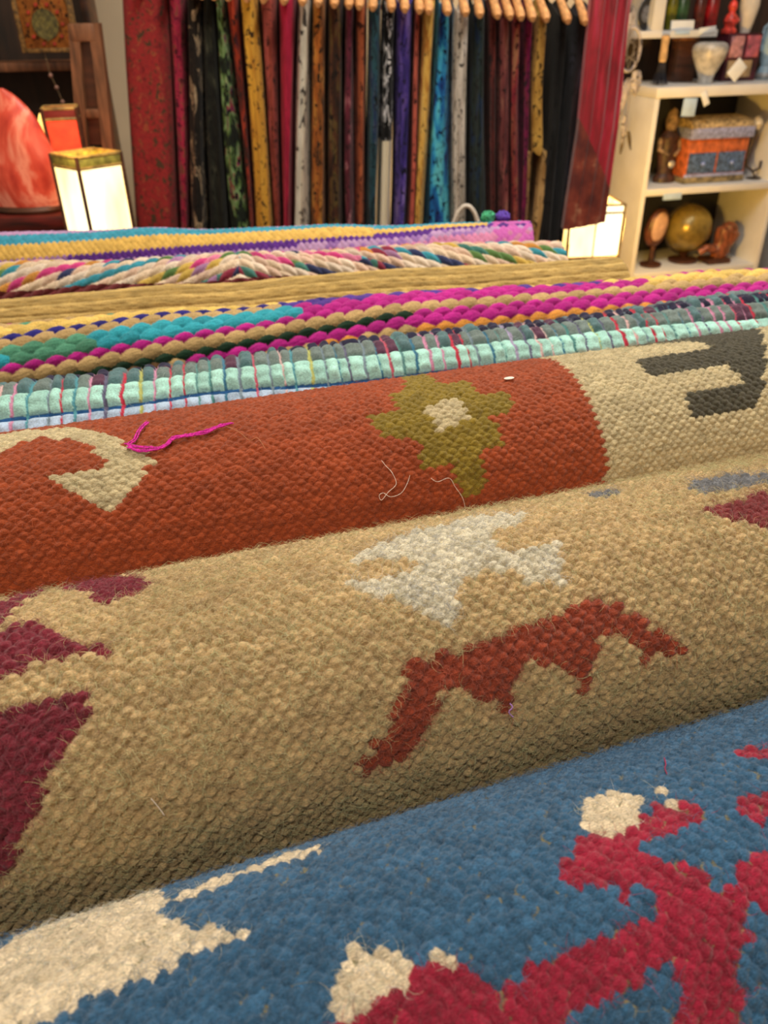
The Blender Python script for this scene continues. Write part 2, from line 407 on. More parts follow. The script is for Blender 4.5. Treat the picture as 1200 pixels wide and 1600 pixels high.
# ---- pale aqua rag rug: soft rag rows pinched by coloured warp threads
def aqua_shade(U, S):
    s = S - np.interp(U, [-.6, -.115, .03, .19, .38, .57, .8], [-.01, .005, .005, .016, .020, .032, .04]) + .0012 * np.sin(U * 31)
    rows = [(-.130, -.105, (96, 120, 128)), (-.105, -.085, (120, 210, 196)), (-.085, -.068, (70, 90, 120)), (-.068, -.046, (112, 128, 132)), (-.046, -.0255, (46, 44, 72)),
            (-.0255, 0.0, (126, 144, 142)), (0.0, .0255, (184, 240, 230)), (.0255, .029, (40, 92, 150)), (.029, .056, (184, 208, 236)),
            (.056, .085, (90, 150, 190)), (.085, .12, (140, 220, 205)), (.12, .2, (60, 90, 140))]
    rgb = np.tile(lin((110, 140, 150)), (len(U), 1)); h = np.zeros(len(U))
    cell = .0115
    uw = U + 0.0075 * (vnoise(U / .016, U * 0 + .3, 4) - .5) + 0.0016 * (vnoise(U / .03, S / .008, 14) - .5) + 0.10 * S
    ci = np.floor(uw / cell); fu_ = (uw / cell - ci) - 0.5
    wi = np.round(uw / cell); dw = (uw - wi * cell)
    for r, (a, b, c) in enumerate(rows):
        m = (s >= a) & (s < b)
        f = (s[m] - (a + b) / 2) / ((b - a) / 2)
        t = hsh(ci[m], ci[m] * 0 + r, 8)
        pil = np.sqrt(np.clip(1 - np.abs(2.08 * fu_[m]) ** 2.4, 0, 1))
        bulge = np.sqrt(np.clip(1 - f * f, 0, 1))
        wide = b - a > .01
        amp = (0.0068 if wide else 0.001) * (.8 + .4 * t)
        fold = .0007 * np.cos((f * 2.2 + t * 3) * PI) if wide else 0       # soft folds of the flattened rag
        h[m] = amp * (0.25 * bulge + 0.75 * bulge * pil) + fold * pil + 0.0008 * (vnoise(U[m] / .003, s[m] / .005, 6) - .5)
        cl_ = lin(c)[None, :] * (0.80 + 0.36 * t)[:, None]
        if r in (4, 5):      # mixed rag strips in the dark and grey rows
            alt = np.where((t > .76)[:, None], lin((96, 130, 136))[None, :], cl_); alt = np.where((t < .12)[:, None], lin((110, 70, 96))[None, :] * .8, alt); cl_ = alt
        rgb[m] = cl_
    warp = np.array([lin(c) for c in [(206, 60, 86), (214, 150, 184), (196, 200, 120), (66, 126, 156), (176, 168, 200), (100, 150, 150), (110, 110, 140), (224, 190, 190), (90, 160, 175), (130, 150, 165), (90, 150, 150), (206, 96, 120)]])
    wc = (hsh(wi, wi * 0 + 2, 3) * len(warp)).astype(int)
    half = .0006 + .0009 * hsh(wi, wi * 0 + 5, 9)
    line = (s >= .0255) & (s < .029)
    m = (np.abs(dw) < half) & ~(line & (hsh(wi, wi * 0, 31) > .35))
    rgb[m] = warp[wc[m]]
    h[m] = h[m] * 0.8 + 0.0009
    return h - .004, rgb
rug_aqua = build_roll('rolled_rug', 'aqua', rag, aqua_shade, -.6, .72, (-.19, .64), (-.045, .07), .0008, .0007, edge=(120, 180, 180), wob=.003, cu=.0022, cs=.0022, fuzz=2500, flen=.006, frad=.00009)
tag(rug_aqua, 'rolled pale aqua rag rug with thin coloured cross threads, directly behind the rust red rug', 'rug')

# ---- plaited rag rug: interlocked rows of lens-shaped beads
def chindi_shade(U, S):
    g = np.interp(U, [-.6, -.213, .0, .162, .35, .558, .9], [.105, .0703, .046, .0285, .024, .022, .020])
    s = S - g
    b = .0097; a = .021
    best = np.full(U.shape, -1.0); rr = np.zeros(U.shape); cu = np.zeros(U.shape); cid = np.zeros(U.shape)
    r0 = np.floor(s / b)
    for dr in (-1, 0, 1):
        r = r0 + dr; off = (r % 2) * a / 2
        c = np.round((U - off) / a)
        small = np.isin(r, (-6, -2, 0))
        x = (U - off - c * a) / (a * np.where(small, .50, .60)); y = (s - (r + .5) * b) / (b * np.where(small, .66, .92))
        x, y = x + .30 * y, y
        e = 1 - np.abs(x) ** 1.7 - np.abs(y) ** 2
        hg = np.sqrt(np.clip(e, 0, 1)) * (.85 + .3 * hsh(c, r, 41)) * np.where(small, .85, 1.0); hg = np.where(e > 0, hg, e * .1)
        w = hg > best
        best = np.where(w, hg, best); rr = np.where(w, r, rr); cu = np.where(w, off + c * a, cu); cid = np.where(w, hsh(c, r, 43), cid)
    TAN = (196, 164, 112); MAG = (190, 34, 142); CY = (52, 166, 186); GR = (84, 150, 122); NAVY = (44, 40, 128); YEL = (232, 196, 106); DG = (22, 52, 34); OR = (224, 150, 66); PUR = (84, 56, 150); BRN = (120, 88, 56)
    table = {   # row -> (upper limit of u, colour, second colour)
        -10: [(9, TAN, BRN)], -9: [(-.1, GR, TAN), (9, TAN, YEL)], -8: [(.0, YEL, YEL), (9, TAN, PUR)], -7: [(.06, YEL, YEL), (9, TAN, PUR)],
        -6: [(.12, NAVY, NAVY), (9, MAG, PUR)], -5: [(.02, TAN, TAN), (.2, PUR, TAN), (9, YEL, MAG)],
        -4: [(-.16, GR, GR), (.05, CY, CY), (.4, MAG, PUR), (9, YEL, YEL)], -3: [(-.14, GR, CY), (.06, CY, CY), (.46, MAG, MAG), (9, YEL, YEL)],
        -2: [(.45, MAG, MAG), (9, YEL, TAN)], -1: [(9, TAN, TAN)], 0: [(-.215, TAN, BRN), (.172, DG, DG), (9, MAG, MAG)],
        1: [(-.07, TAN, BRN), (9, MAG, MAG)], 2: [(.08, TAN, TAN), (.2, TAN, OR), (.5, OR, OR), (9, MAG, OR)], 3: [(.3, BRN, TAN), (.49, OR, OR), (9, (30, 120, 84), (30, 120, 84))], 4: [(.3, MAG, TAN), (9, (30, 120, 84), OR)],
    }
    rgb = np.tile(lin(TAN), (len(U), 1))
    for r, segs in table.items():
        m = rr == r; lo = -9
        for hi, c1, c2 in segs:
            q = m & (cu >= lo) & (cu < hi); lo = hi
            rgb[q] = np.where((cid[q] > .5)[:, None], lin(c1)[None, :], lin(c2)[None, :])
    other = (rr < -10) | (rr > 4)
    pool = np.array([lin(c) for c in (TAN, MAG, CY, YEL, TAN, PUR)])
    rgb[other] = pool[((rr[other] * 7) % 6).astype(int)]
    rgb = rgb * (.82 + .36 * hsh(cu * 1000, rr, 9))[:, None]
    rgb = rgb * (.86 + .28 * vnoise(U / .004, s / .0012, 77))[:, None]
    h = best * .0054 - .0035 + .0007 * (vnoise((U + s) / .004, s / .0015, 7) - .5)
    return h, rgb
rug_chindi = build_roll('rolled_rug', 'chindi', rag, chindi_shade, -.75, .66, (-.3, .64), (-.04, .085), .0010, .0008, edge=(170, 120, 110), wob=.003, cu=.003, cs=.003)
tag(rug_chindi, 'rolled plaited rag rug with magenta, turquoise, yellow and dark green rows of knots', 'rug')

# ---- plain tan jute rug
def tan_shade(U, S):
    s = S + .0012 * np.sin(U * 17) + .04 * (U - .1) * .12
    b = .0082; r = np.floor(s / b); f = (s / b - r) - .5
    h = .0015 * np.sqrt(np.clip(1 - (2 * f) ** 2, 0, 1)) + .0013 * (vnoise(U / .006, s / .002, 2) - .5) + .0009 * (vnoise(U / .02, s / .006, 5) - .5)
    t = hsh(r, r * 0 + 1, 6); c = np.where((t > .55)[:, None], lin((204, 172, 104))[None, :], lin((176, 146, 84))[None, :])
    c = c * (.72 + .5 * vnoise(U / .012, s / .0035, 12))[:, None]
    return h - .0015, c
rug_tan = build_roll('rolled_rug', 'tan', rag, tan_shade, -.8, .478, (-.33, .478), (-.035, .06), .0016, .0008, edge=(170, 138, 76), wob=.003, cu=.004, cs=.003)
tag(rug_tan, 'plain tan jute rug, rolled, with fine ridges along its length', 'rug')

# ---- cream rug with slanting plaits of coloured rag
def braid_shade(U, S):
    sg = np.where(U < -.09, 1.0, -1.0)
    q = S + (U + .09) * sg * .42 + .2          # plaits slant up towards the middle of the rug
    st = .0125; k = np.floor(q / st); f = q / st - k - .5
    along = U + S * .5 * sg + hsh(k, sg, 3) * .02; bl = .0145
    j = np.floor(along / bl); g = along / bl - j - .5
    e = np.clip(1 - np.abs(2 * f) ** 2.2, 0, 1) * np.clip(1 - np.abs(2 * g) ** 2.0, 0, 1)
    h = .0056 * np.sqrt(e)
    pal = np.array([lin(c) for c in [(206, 66, 132), (218, 124, 160), (60, 150, 172), (206, 144, 66), (92, 128, 72), (50, 58, 98), (146, 50, 74), (170, 126, 170), (216, 150, 150), (72, 130, 122), (204, 172, 84), (182, 56, 110)]])
    cream = np.array([lin(c) for c in [(226, 202, 174), (222, 190, 168), (230, 212, 192)]])
    fams = np.array([[8, 7, 0, 1], [2, 3, 2, 4], [4, 7, 10, 9], [5, 2, 5, 6], [8, 3, 2, 10], [6, 0, 7, 3]])
    fam = (hsh(k, sg, 15) * 6).astype(int)
    ci = fams[fam, (hsh(k, j, 16) * 4).astype(int)]
    near = (U > -.16) & (U < .07) & (S < .028)
    ci = np.where(near & (hsh(k, j, 23) < .75), np.where(hsh(k, j, 19) > .5, 0, 1), ci)
    ci = np.where((U > -.12) & (U < .09) & (S > .026), np.where(hsh(k, j, 25) > .5, 5, np.where(hsh(k, j, 26) > .5, 6, 9)), ci)
    odd = ((k % 3) == 0) | (((k % 3) == 1) & (hsh(k, j, 27) > .8))
    c = np.where(odd[:, None], pal[ci], cream[(hsh(k, j, 18) * 3).astype(int)])
    c = c * (.85 + .3 * hsh(k, j, 20))[:, None]
    m = S > .0455 + .002 * np.sin(U * 30)
    c[m] = lin((120, 52, 56))
    return h - .002 + .0006 * (vnoise(U / .003, S / .003, 3) - .5), c
rug_braid = build_roll('rolled_rug', 'braid', rag, braid_shade, -.85, .345, (-.44, .345), (-.035, .07), .0016, .001, edge=(214, 170, 160), wob=.003, cu=.003, cs=.003)
tag(rug_braid, 'rolled cream rug with slanting plaits of pink, teal and orange rag', 'rug')

# ---- striped cotton rug at the back
def striped_shade(U, S):
    tb = np.interp(U, [-1, -.57, -.43, -.34, -.26, -.1, .08, .2], [.06, .033, .023, .017, .013, .010, .003, -.002])      # turquoise to yellow
    yb = np.interp(U, [-1, -.52, -.43, -.3, -.2, -.01, .08, .2], [.08, .058, .053, .0426, .037, .024, .010, .003])       # yellow to purple
    mid = (tb + yb) / 2; hw = (yb - tb) / 2
    s = (S - mid)
    a = .0085; b = .006
    hg, uc, sc, rid = stitches(U, s, a, b, 51, .1, .0, .58, 1.0)
    sc = sc
    fade = np.clip((uc + .30) / .45, 0, 1)
    def L(c): return lin(c)[None, :]
    c = np.tile(lin((184, 150, 190)), (len(U), 1))
    q = np.where(np.abs(sc) < hw, sc * .015 / hw, np.sign(sc) * (np.abs(sc) - hw + .015))
    c = np.where(((q < -.015))[:, None], L((56, 154, 182)), c)
    c = np.where(((q < -.036))[:, None], L((190, 150, 196)), c)
    c = np.where(((q >= -.015) & (q < .015))[:, None], L((228, 186, 96)), c)
    dots = (np.round(uc / a) % 2 == 0)
    c = np.where(((q >= .015) & (q < .025))[:, None], np.where((uc > -.47)[:, None], L((92, 44, 140)), L((160, 116, 178))), c)
    c = np.where(((q >= .025) & (q < .037))[:, None], np.where((rid > .6)[:, None], L((150, 110, 176)), L((198, 160, 206))), c)
    c = np.where(((q >= .037))[:, None], L((206, 130, 170)), c)
    tail = (uc > .145)
    c = np.where((tail & (rid > .35))[:, None], L((196, 96, 176)), c)
    c = c * (.84 + .32 * rid)[:, None]
    return hg * .0022 - .001, c
rug_striped = build_roll('rolled_rug', 'striped', rag, striped_shade, -1.0, .203, (-.63, .203), (-.04, .075), .0017, .001, edge=(190, 110, 180), wob=.003, cu=.003, cs=.003)
tag(rug_striped, 'farthest rolled rug, striped turquoise, yellow, purple and lilac cotton', 'rug')

# ------------------------------------------------------------------ threads and lint lying on the rugs
def smooth_path(pts, n=6):
    P = [pts[0]] + list(pts) + [pts[-1]]; out = []
    for i in range(1, len(P) - 2):
        for k in range(n):
            t = k / n
            out.append(tuple(0.5 * ((2 * P[i][d]) + (-P[i-1][d] + P[i+1][d]) * t + (2*P[i-1][d] - 5*P[i][d] + 4*P[i+1][d] - P[i+2][d]) * t*t + (-P[i-1][d] + 3*P[i][d] - 3*P[i+1][d] + P[i+2][d]) * t**3) for d in range(2)))
    out.append(tuple(pts[-1])); return out

def thread(name, key, paths, r, m, label, cat, lift=.0018):
    mb = MB(); rnd = random.Random(len(label))
    for pts in paths:
        sp = smooth_path(pts)
        P = [surf(key, u / 1000, s / 1000, lift + r + rnd.uniform(0, r)) for u, s in sp]
        rr = [r * (0.75 + .5 * rnd.random()) for _ in P]; rr[0] *= .5; rr[-1] *= .5
        mb.tube(P, rr, 6)
    o = mb.build(name, m); o.matrix_world = roll_matrix(key)
    return tag(o, label, cat)
mag = mat('magenta_yarn', (196, 36, 150), .9, var=.25, scale=900)
off = lambda pts, du, ds: [(u + du, s + ds) for u, s in pts]
Y1 = [(-9, 0), (-15, 10), (-18, 18), (-22, 22), (-18, 28), (-8, 29), (-1, 27), (5, 21), (13, 22), (23, 20), (30, 18), (41, 16)]
Y2 = [(-22, 23), (-13, 27), (-3, 28), (4, 23), (12, 21), (25, 21), (35, 16)]
thread('yarn_scrap', 'rust', [Y1, off(Y1, 1.2, .9), Y2, off(Y2, -1, 1.5), [(-22, 24), (-15, 25.5), (-8, 27)], [(-24, 21), (-18, 24), (-12, 28)]], .0005, mag, 'curled scrap of magenta yarn lying on the rust red rug', 'yarn')
lint = mat('white_lint', (236, 224, 214), .9, var=.06)
thread('loose_thread', 'rust', [[(126, 61), (128, 65), (131, 70), (132, 77), (126, 81), (121, 85), (120, 82), (123, 81), (127, 84), (134, 83), (139, 78), (142, 73)]], .00016, lint, 'white thread curled in a hook below left of the olive star', 'thread')
thread('loose_thread', 'rust', [[(155, 77), (159, 80), (167, 79), (170, 85), (174, 93), (175, 102)]], .00016, lint, 'white thread bent over the lowest tip of the olive star', 'thread')
thread('loose_thread', 'rust', [[(37, 18), (44, 25), (49, 33), (54, 32), (57, 41)]], .00010, mat('tan_lint', (206, 160, 120), .9), 'fine pale thread trailing from the magenta yarn scrap', 'thread')
thread('loose_thread', 'beige', [[(132, 88), (133, 90), (131, 92), (133, 95)]], .0003, mat('lilac_lint', (176, 130, 196), .9), 'tiny lilac thread at the foot of the rust red animal', 'thread')
thread('loose_thread', 'blue', [[(183, -36), (180, -31), (178, -29), (176, -25)]], .0002, mat('pink_lint', (196, 40, 90), .9), 'tiny pink thread on the blue rug above the cream tip', 'thread')
thread('loose_thread', 'beige', [[(-32, 89), (-30, 93), (-28, 98)]], .00022, lint, 'short cream thread on the plain part of the beige rug', 'thread')
fl = MB(); fl.lathe([(.0001, -.0004), (.0022, -.0002), (.0026, .0003), (.0015, .0008), (.0002, .001)], 10, sx=1.5, sy=.8, M=Matrix.Translation(surf('rust', .233, .011, .0018)))
o = fl.build('lint_flake', lint); o.matrix_world = roll_matrix('rust'); tag(o, 'small white flake of lint on the rust red rug near the cream block', 'lint')

# ------------------------------------------------------------------ table under the rugs
wood = mat('dark_table_wood', (92, 58, 34), .5, var=.3, scale=6, stretch=(1, 12, 12))
t = thing('display_table', 'wooden display table carrying the rolled rugs', 'table', (0, 0, 0), math.radians(10))
MB().box((-1.05, .04, TABLE - .04), (1.0, 1.34, TABLE), .006).build('table_top', wood, t)
for x in (-1.0, .93):
    for y in (.09, 1.24):
        MB().box((x, y, 0), (x + .05, y + .05, TABLE - .04), .004).build('leg', wood, t)
MB().box((-.95, .1, TABLE - .12), (.93, .125, TABLE - .04), .003).build('apron', wood, t)
MB().box((-.95, 1.25, TABLE - .12), (.93, 1.275, TABLE - .04), .003).build('apron', wood, t)
# ------------------------------------------------------------------ room shell (room turned 12 degrees against the view)
RA = math.radians(12)
EX = Vector((math.cos(RA), math.sin(RA), 0)); EY = Vector((-math.sin(RA), math.cos(RA), 0))
O = at(1027, 137, 3.3)                      # top front left corner of the white bookcase
SHTOP = O.z
wall = mat('plaster_wall', (206, 196, 178), .8, var=.05, scale=3)
floor_m = mat('floor_boards', (104, 74, 50), .5, var=.3, scale=4, stretch=(1, 14, 1))
ceil_m = mat('ceiling_paint', (226, 222, 212), .9, var=.03, scale=2)
rm = Matrix.Translation(Vector((O.x, O.y, 0))) @ Matrix.Rotation(RA, 4, 'Z')      # room frame at the bookcase corner
def struct(name, mb, m):
    o = mb.build(name, m); o['kind'] = 'structure'; o.matrix_world = rm; return o
X0, X1, Y0, Y1 = -3.2, 1.6, -4.6, .42
struct('floor', MB().box((X0, Y0, -.05), (X1, Y1, 0)), floor_m)
struct('ceiling', MB().box((X0, Y0, 2.7), (X1, Y1, 2.75)), ceil_m)
struct('wall_back', MB().box((X0, Y1, 0), (X1, Y1 + .08, 2.7)), wall)
struct('wall_left', MB().box((X0 - .08, Y0, 0), (X0, Y1, 2.7)), wall)
struct('wall_right', MB().box((X1, Y0, 0), (X1 + .08, Y1, 2.7)), wall)
struct('wall_front', MB().box((X0, Y0 - .08, 0), (X1, Y0, 2.7)), wall)
base_m = mat('baseboard_paint', (190, 180, 164), .6, var=.05)
struct('baseboard_back', MB().box((X0, Y1 - .015, 0), (X1, Y1, .09), .004), base_m)
panel_m = mat('dark_wall_panel', (44, 28, 20), .6, var=.35, scale=5, stretch=(10, 10, 1))
struct('trim_1', MB().box((-.06, Y1 - .03, .0), (X1, Y1, 2.3), .004), panel_m)

# ------------------------------------------------------------------ clothes rail with hangers and cloths
RY = 2.38
def rail_z(x): return EYE + .135 - .075 * x
steel = mat('rail_steel', (150, 150, 150), .3, 1.0, .05)
t = thing('clothes_rail', 'metal rail hung from the ceiling carrying the row of hangers', 'clothes rail', (0, RY, 0))
MB().tube([(-.86, 0, rail_z(-.86)), (.78, 0, rail_z(.78))], .011, 14).build('rail', steel, t)
for x in (-.82, .74):
    MB().tube([(x, 0, rail_z(x)), (x, 0, 2.7)], .006, 10).build('hanging_rod', steel, t)

hwood = mat('hanger_wood', (206, 150, 96), .45, var=.15, scale=12, stretch=(10, 1, 10))
def arm_pts():
    P = []
    for i in range(25):
        y = -.215 + .43 * i / 24; q = abs(y) / .215
        P.append((0, y, .030 - .062 * q ** 1.6 + .004 * math.cos(q * 4)))
    return P
_h = thing('coat_hanger', 'x', 'hanger')
mbp = MB(); pts = arm_pts(); mbp.tube(pts, [.0085 - .0025 * math.cos(PI * i / 24 * 2) * 0 + (.004 * (abs(i - 12) / 12) ** 3) - (.006 if i in (0, 24) else 0) for i in range(25)], 10)
mbp.build('arms', hwood, _h)
hk = [(0, 0, .035)] + [(0, 0, .05 + .0 * k) for k in range(1)] + [(0, .0165 * math.sin(a) * 1.0, .0745 - .0165 * math.cos(a) + .0) for a in [i * PI / 10 for i in range(0, 15)]]
MB().tube(hk, .0018, 8).build('hook', steel, _h)
_first = [True]
def hanger(x, label, tilt=0.0, dz=0.0):
    if _first[0]:
        h = _h; _first[0] = False
    else:
        h = _h.copy(); col.objects.link(h)
        for ch in _h.children:
            c = ch.copy(); col.objects.link(c); c.parent = h
    h.location = (x, RY, rail_z(x) - .079 + dz); h.rotation_euler = (0, 0, tilt)
    h['label'] = label; h['group'] = 'wooden hangers on the rail'
    return h

def make_cloth(name, x0, x1, ztop, zbot, ya, yb, m, label, cat, folds=2, seed=0, lean=0.0, flare=0.0, group='cloths hanging on the rail', slope=True, fold_amp=.012):
    """a cloth folded over a hanger: closed pleated sleeve hanging from the arms"""
    rnd = random.Random(seed * 13 + 5); cx = (x0 + x1) / 2; w = (x1 - x0) / 2; cy = (ya + yb) / 2; d = (yb - ya) / 2
    NP, NZ = 72, 26; vs = []; fs = []
    ph = rnd.uniform(0, 6); ph2 = rnd.uniform(0, 6); k1 = folds * PI
    for j in range(NZ + 1):
        tz = j / NZ
        for i in range(NP):
            a = 2 * PI * i / NP
            ca, sa = math.cos(a), math.sin(a)
            px = math.copysign(abs(ca) ** .55, ca); py = math.copysign(abs(sa) ** .35, sa)     # rounded slab
            ww = w * (1 + flare * tz) * (0.95 + .05 * math.sin(3 * tz + ph))
            y = py * d
            x = px * ww + lean * tz + .003 * math.sin(tz * 5 + ph2) * tz
            if abs(sa) > .3:                                                       # pleats on the narrow ends
                y -= math.copysign(1, sa) * fold_amp * (abs(math.sin(px * k1 / 2 + ph + tz * 1.3))) * min(1, .3 + tz * 2)
            x += .002 * math.sin(py * 9 + ph + tz * 4) * min(1, tz * 3)
            q = min(1, abs(y) / .215)
            zt = ztop - (.062 * q ** 1.6 if slope else 0)
            zb = zbot + .006 * math.sin(i * .7 + ph)
            vs.append((x, y, zt * (1 - tz) + zb * tz))
        for i in range(NP):
            if j < NZ: fs.append((j * NP + i, (j + 1) * NP + i, (j + 1) * NP + (i + 1) % NP, j * NP + (i + 1) % NP))
    fs.append(tuple(range(NP))); fs.append(tuple(NZ * NP + i for i in range(NP))[::-1])
    mb = MB().add(vs, fs); o = mb.build(name, m); o.location = (cx, cy, 0)
    return tag(o, label, cat, group)

def px_x(px, py, Y): return at(px, py, Y).x

C = cloth
# px left, px right (at height 170), bottom px or None, material, label, folds
scarves = [
 ('hanging_shawl', 182, 262, None, C('m_redthrow', [(.3, (96, 26, 32)), (.45, (146, 42, 42)), (.55, (124, 32, 40)), (.66, (150, 74, 50)), (.75, (84, 50, 36))], (75, 75, 60), over=((70, 52, 36), (80, 80, 60), .60), seed=1), 'wide red paisley shawl at the left end of the rail', 1),
 ('scarf', 263, 292, None, C('m_pinkedge', [(.35, (120, 24, 52)), (.5, (168, 40, 70)), (.65, (110, 70, 50)), (.75, (170, 50, 50))], (90, 60, 40), seed=2), 'crimson patterned scarf directly right of the wide red paisley shawl', 2),
 ('scarf', 294, 322, None, C('m_bwpatch', [(.0, (20, 16, 14)), (.52, (26, 20, 16)), (.56, (170, 150, 120)), (.62, (120, 100, 80)), (.66, (24, 18, 16))], (60, 30, 16), seed=3), 'black scarf with cream blotches near the left end of the rail', 2),
 ('scarf', 322, 342, None, C('m_black1', [(.4, (14, 14, 12)), (.6, (32, 34, 26)), (.75, (70, 70, 56))], (60, 40, 16), seed=4), 'plain black scarf left of the green floral scarf', 2),
 ('scarf', 340, 372, None, C('m_greenfloral', [(.30, (16, 22, 18)), (.44, (26, 40, 28)), (.5, (90, 120, 60)), (.56, (130, 170, 120)), (.62, (140, 30, 50)), (.70, (34, 44, 100))], (55, 45, 22), seed=5), 'pale green floral scarf with red and blue flowers', 2),
 ('scarf', 366, 392, None, C('m_redbrown', [(.35, (60, 24, 16)), (.5, (130, 36, 20)), (.6, (170, 60, 30)), (.7, (70, 30, 40))], (50, 30, 18), seed=6), 'dark red and orange scarf left of the mustard printed scarf', 2),
 ('scarf', 386, 416, None, C('m_mustard', [(.3, (200, 150, 50)), (.5, (214, 164, 60)), (.7, (184, 130, 44))], (40, 30, 10), over=((60, 40, 20), (70, 60, 60), .60), seed=7), 'mustard yellow scarf with black print beside the dark red one', 2),
 ('scarf', 410, 438, None, C('m_rustpink', [(.35, (110, 44, 36)), (.6, (160, 76, 66)), (.75, (130, 50, 50))], (50, 30, 12), seed=8), 'dusty rust pink scarf right of the mustard printed one', 2),
 ('scarf', 436, 464, None, C('m_crimson', [(.3, (120, 16, 42)), (.6, (176, 30, 66)), (.75, (150, 40, 60))], (50, 30, 12), over=((70, 16, 30), (70, 70, 50), .70), seed=9), 'crimson pink scarf between the rust pink and white ones', 2),
 ('scarf', 461, 486, None, C('m_whitescript', [(.4, (190, 184, 170)), (.6, (214, 208, 194))], (40, 30, 10), over=((60, 54, 50), (70, 60, 34), .60), seed=10), 'off white scarf with grey brush print left of the orange brown one', 2),
 ('scarf', 484, 510, None, C('m_orangebrown', [(.35, (96, 60, 24)), (.5, (170, 96, 36)), (.62, (190, 130, 56)), (.75, (90, 50, 24))], (50, 30, 12), seed=11), 'orange and mustard brown scarf right of the white brush print scarf', 2),
 ('scarf', 508, 540, None, C('m_darkbrown', [(.35, (44, 28, 20)), (.5, (80, 46, 30)), (.6, (96, 80, 40)), (.72, (60, 30, 44))], (50, 30, 14), seed=12), 'dark brown and olive scarf right of the orange brown one', 3),
 ('scarf', 538, 556, None, C('m_maroonpink', [(.4, (70, 24, 40)), (.58, (110, 40, 60)), (.68, (190, 130, 140))], (60, 30, 14), seed=13), 'narrow maroon scarf with pale pink marks left of the orange rust one', 1),
 ('scarf', 554, 574, None, C('m_orangerust', [(.35, (150, 70, 44)), (.6, (192, 104, 64)), (.75, (150, 60, 40))], (50, 30, 12), seed=14), 'narrow orange rust scarf left of the teal navy one', 1),
 ('scarf', 573, 598, None, C('m_tealnavy', [(.35, (20, 34, 44)), (.5, (40, 80, 90)), (.6, (30, 40, 80)), (.72, (120, 140, 140))], (60, 30, 14), seed=15), 'dark teal and navy scarf left of the black and white one', 2),
 ('scarf', 594, 618, None, C('m_bwcream', [(.0, (14, 14, 16)), (.5, (18, 18, 22)), (.54, (210, 210, 214)), (.62, (24, 24, 30))], (70, 40, 22), const=True, seed=16, band=(.985, (214, 206, 184))), 'black and white blotched scarf with a cream lower half', 2),
 ('scarf', 614, 648, None, C('m_purple', [(.35, (30, 26, 80)), (.5, (66, 50, 140)), (.62, (112, 90, 170)), (.74, (150, 140, 190))], (60, 30, 10), seed=17), 'indigo and violet tie dyed scarf', 2),
 ('scarf', 641, 656, None, C('m_coral', [(.35, (150, 66, 56)), (.65, (196, 100, 84))], (50, 30, 12), seed=18), 'narrow coral scarf between the violet and mustard ones', 1),
 ('scarf', 652, 680, None, C('m_mustardred', [(.35, (150, 90, 30)), (.5, (206, 166, 80)), (.64, (214, 180, 100)), (.74, (170, 50, 30))], (40, 30, 14), over=((50, 34, 20), (80, 60, 50), .64), seed=19), 'mustard and ochre printed scarf left of the turquoise one', 2),
 ('scarf', 670, 706, None, C('m_turq', [(.3, (20, 40, 110)), (.44, (30, 110, 180)), (.54, (60, 164, 206)), (.66, (100, 200, 214)), (.76, (26, 60, 140))], (45, 30, 12), seed=20), 'bright turquoise and blue tie dyed scarf', 2),
 ('scarf', 704, 736, None, C('m_greywhite', [(.35, (160, 152, 140)), (.6, (206, 198, 188)), (.75, (176, 168, 156))], (50, 30, 10), seed=21), 'plain grey white scarf right of the turquoise one', 3),
 ('scarf', 730, 762, None, C('m_greennavy', [(.35, (24, 30, 30)), (.5, (40, 54, 50)), (.62, (26, 50, 84)), (.75, (20, 30, 60))], (60, 30, 12), seed=22), 'dark green and navy scarf right of the grey white one', 3),
 ('scarf', 758, 780, None, C('m_maroon1', [(.35, (60, 24, 24)), (.6, (104, 44, 40)), (.75, (140, 80, 70))], (60, 30, 12), seed=23), 'dark maroon scarf right of the dark green and navy one', 2),
 ('scarf', 777, 798, None, C('m_maroon2', [(.35, (90, 40, 44)), (.55, (136, 70, 70)), (.7, (166, 120, 100))], (80, 30, 10), seed=24), 'dusty maroon scarf with pale stripes, second right of the dark green and navy one', 2),
 ('scarf', 795, 815, None, C('m_maroon3', [(.35, (130, 30, 50)), (.55, (150, 60, 56)), (.7, (160, 110, 80))], (70, 30, 12), seed=25), 'wine red and tan scarf left of the magenta one', 2),
 ('scarf', 812, 832, None, C('m_magentamaroon', [(.35, (90, 20, 60)), (.55, (140, 30, 84)), (.7, (120, 50, 50))], (60, 30, 16), seed=26), 'magenta and maroon scarf left of the ochre cloth', 2),
 ('scarf', 826, 856, 240, C('m_ochre', [(.35, (150, 110, 44)), (.6, (188, 150, 72)), (.75, (170, 128, 56))], (30, 20, 16), seed=27), 'short ochre yellow cloth on the right part of the rail', 1),
 ('scarf', 852, 888, None, C('m_black2', [(.35, (12, 12, 12)), (.6, (26, 26, 26)), (.78, (44, 44, 48))], (60, 30, 10), seed=28), 'plain black cloth right of the short ochre one', 2),
 ('scarf', 886, 920, None, C('m_black3', [(.35, (14, 14, 18)), (.6, (28, 28, 34)), (.78, (60, 60, 76))], (60, 30, 10), seed=29), 'black cloth with faint grey mottling left of the red shawl', 2),  # grey mottling comes from the noise ramp in the base colour
]
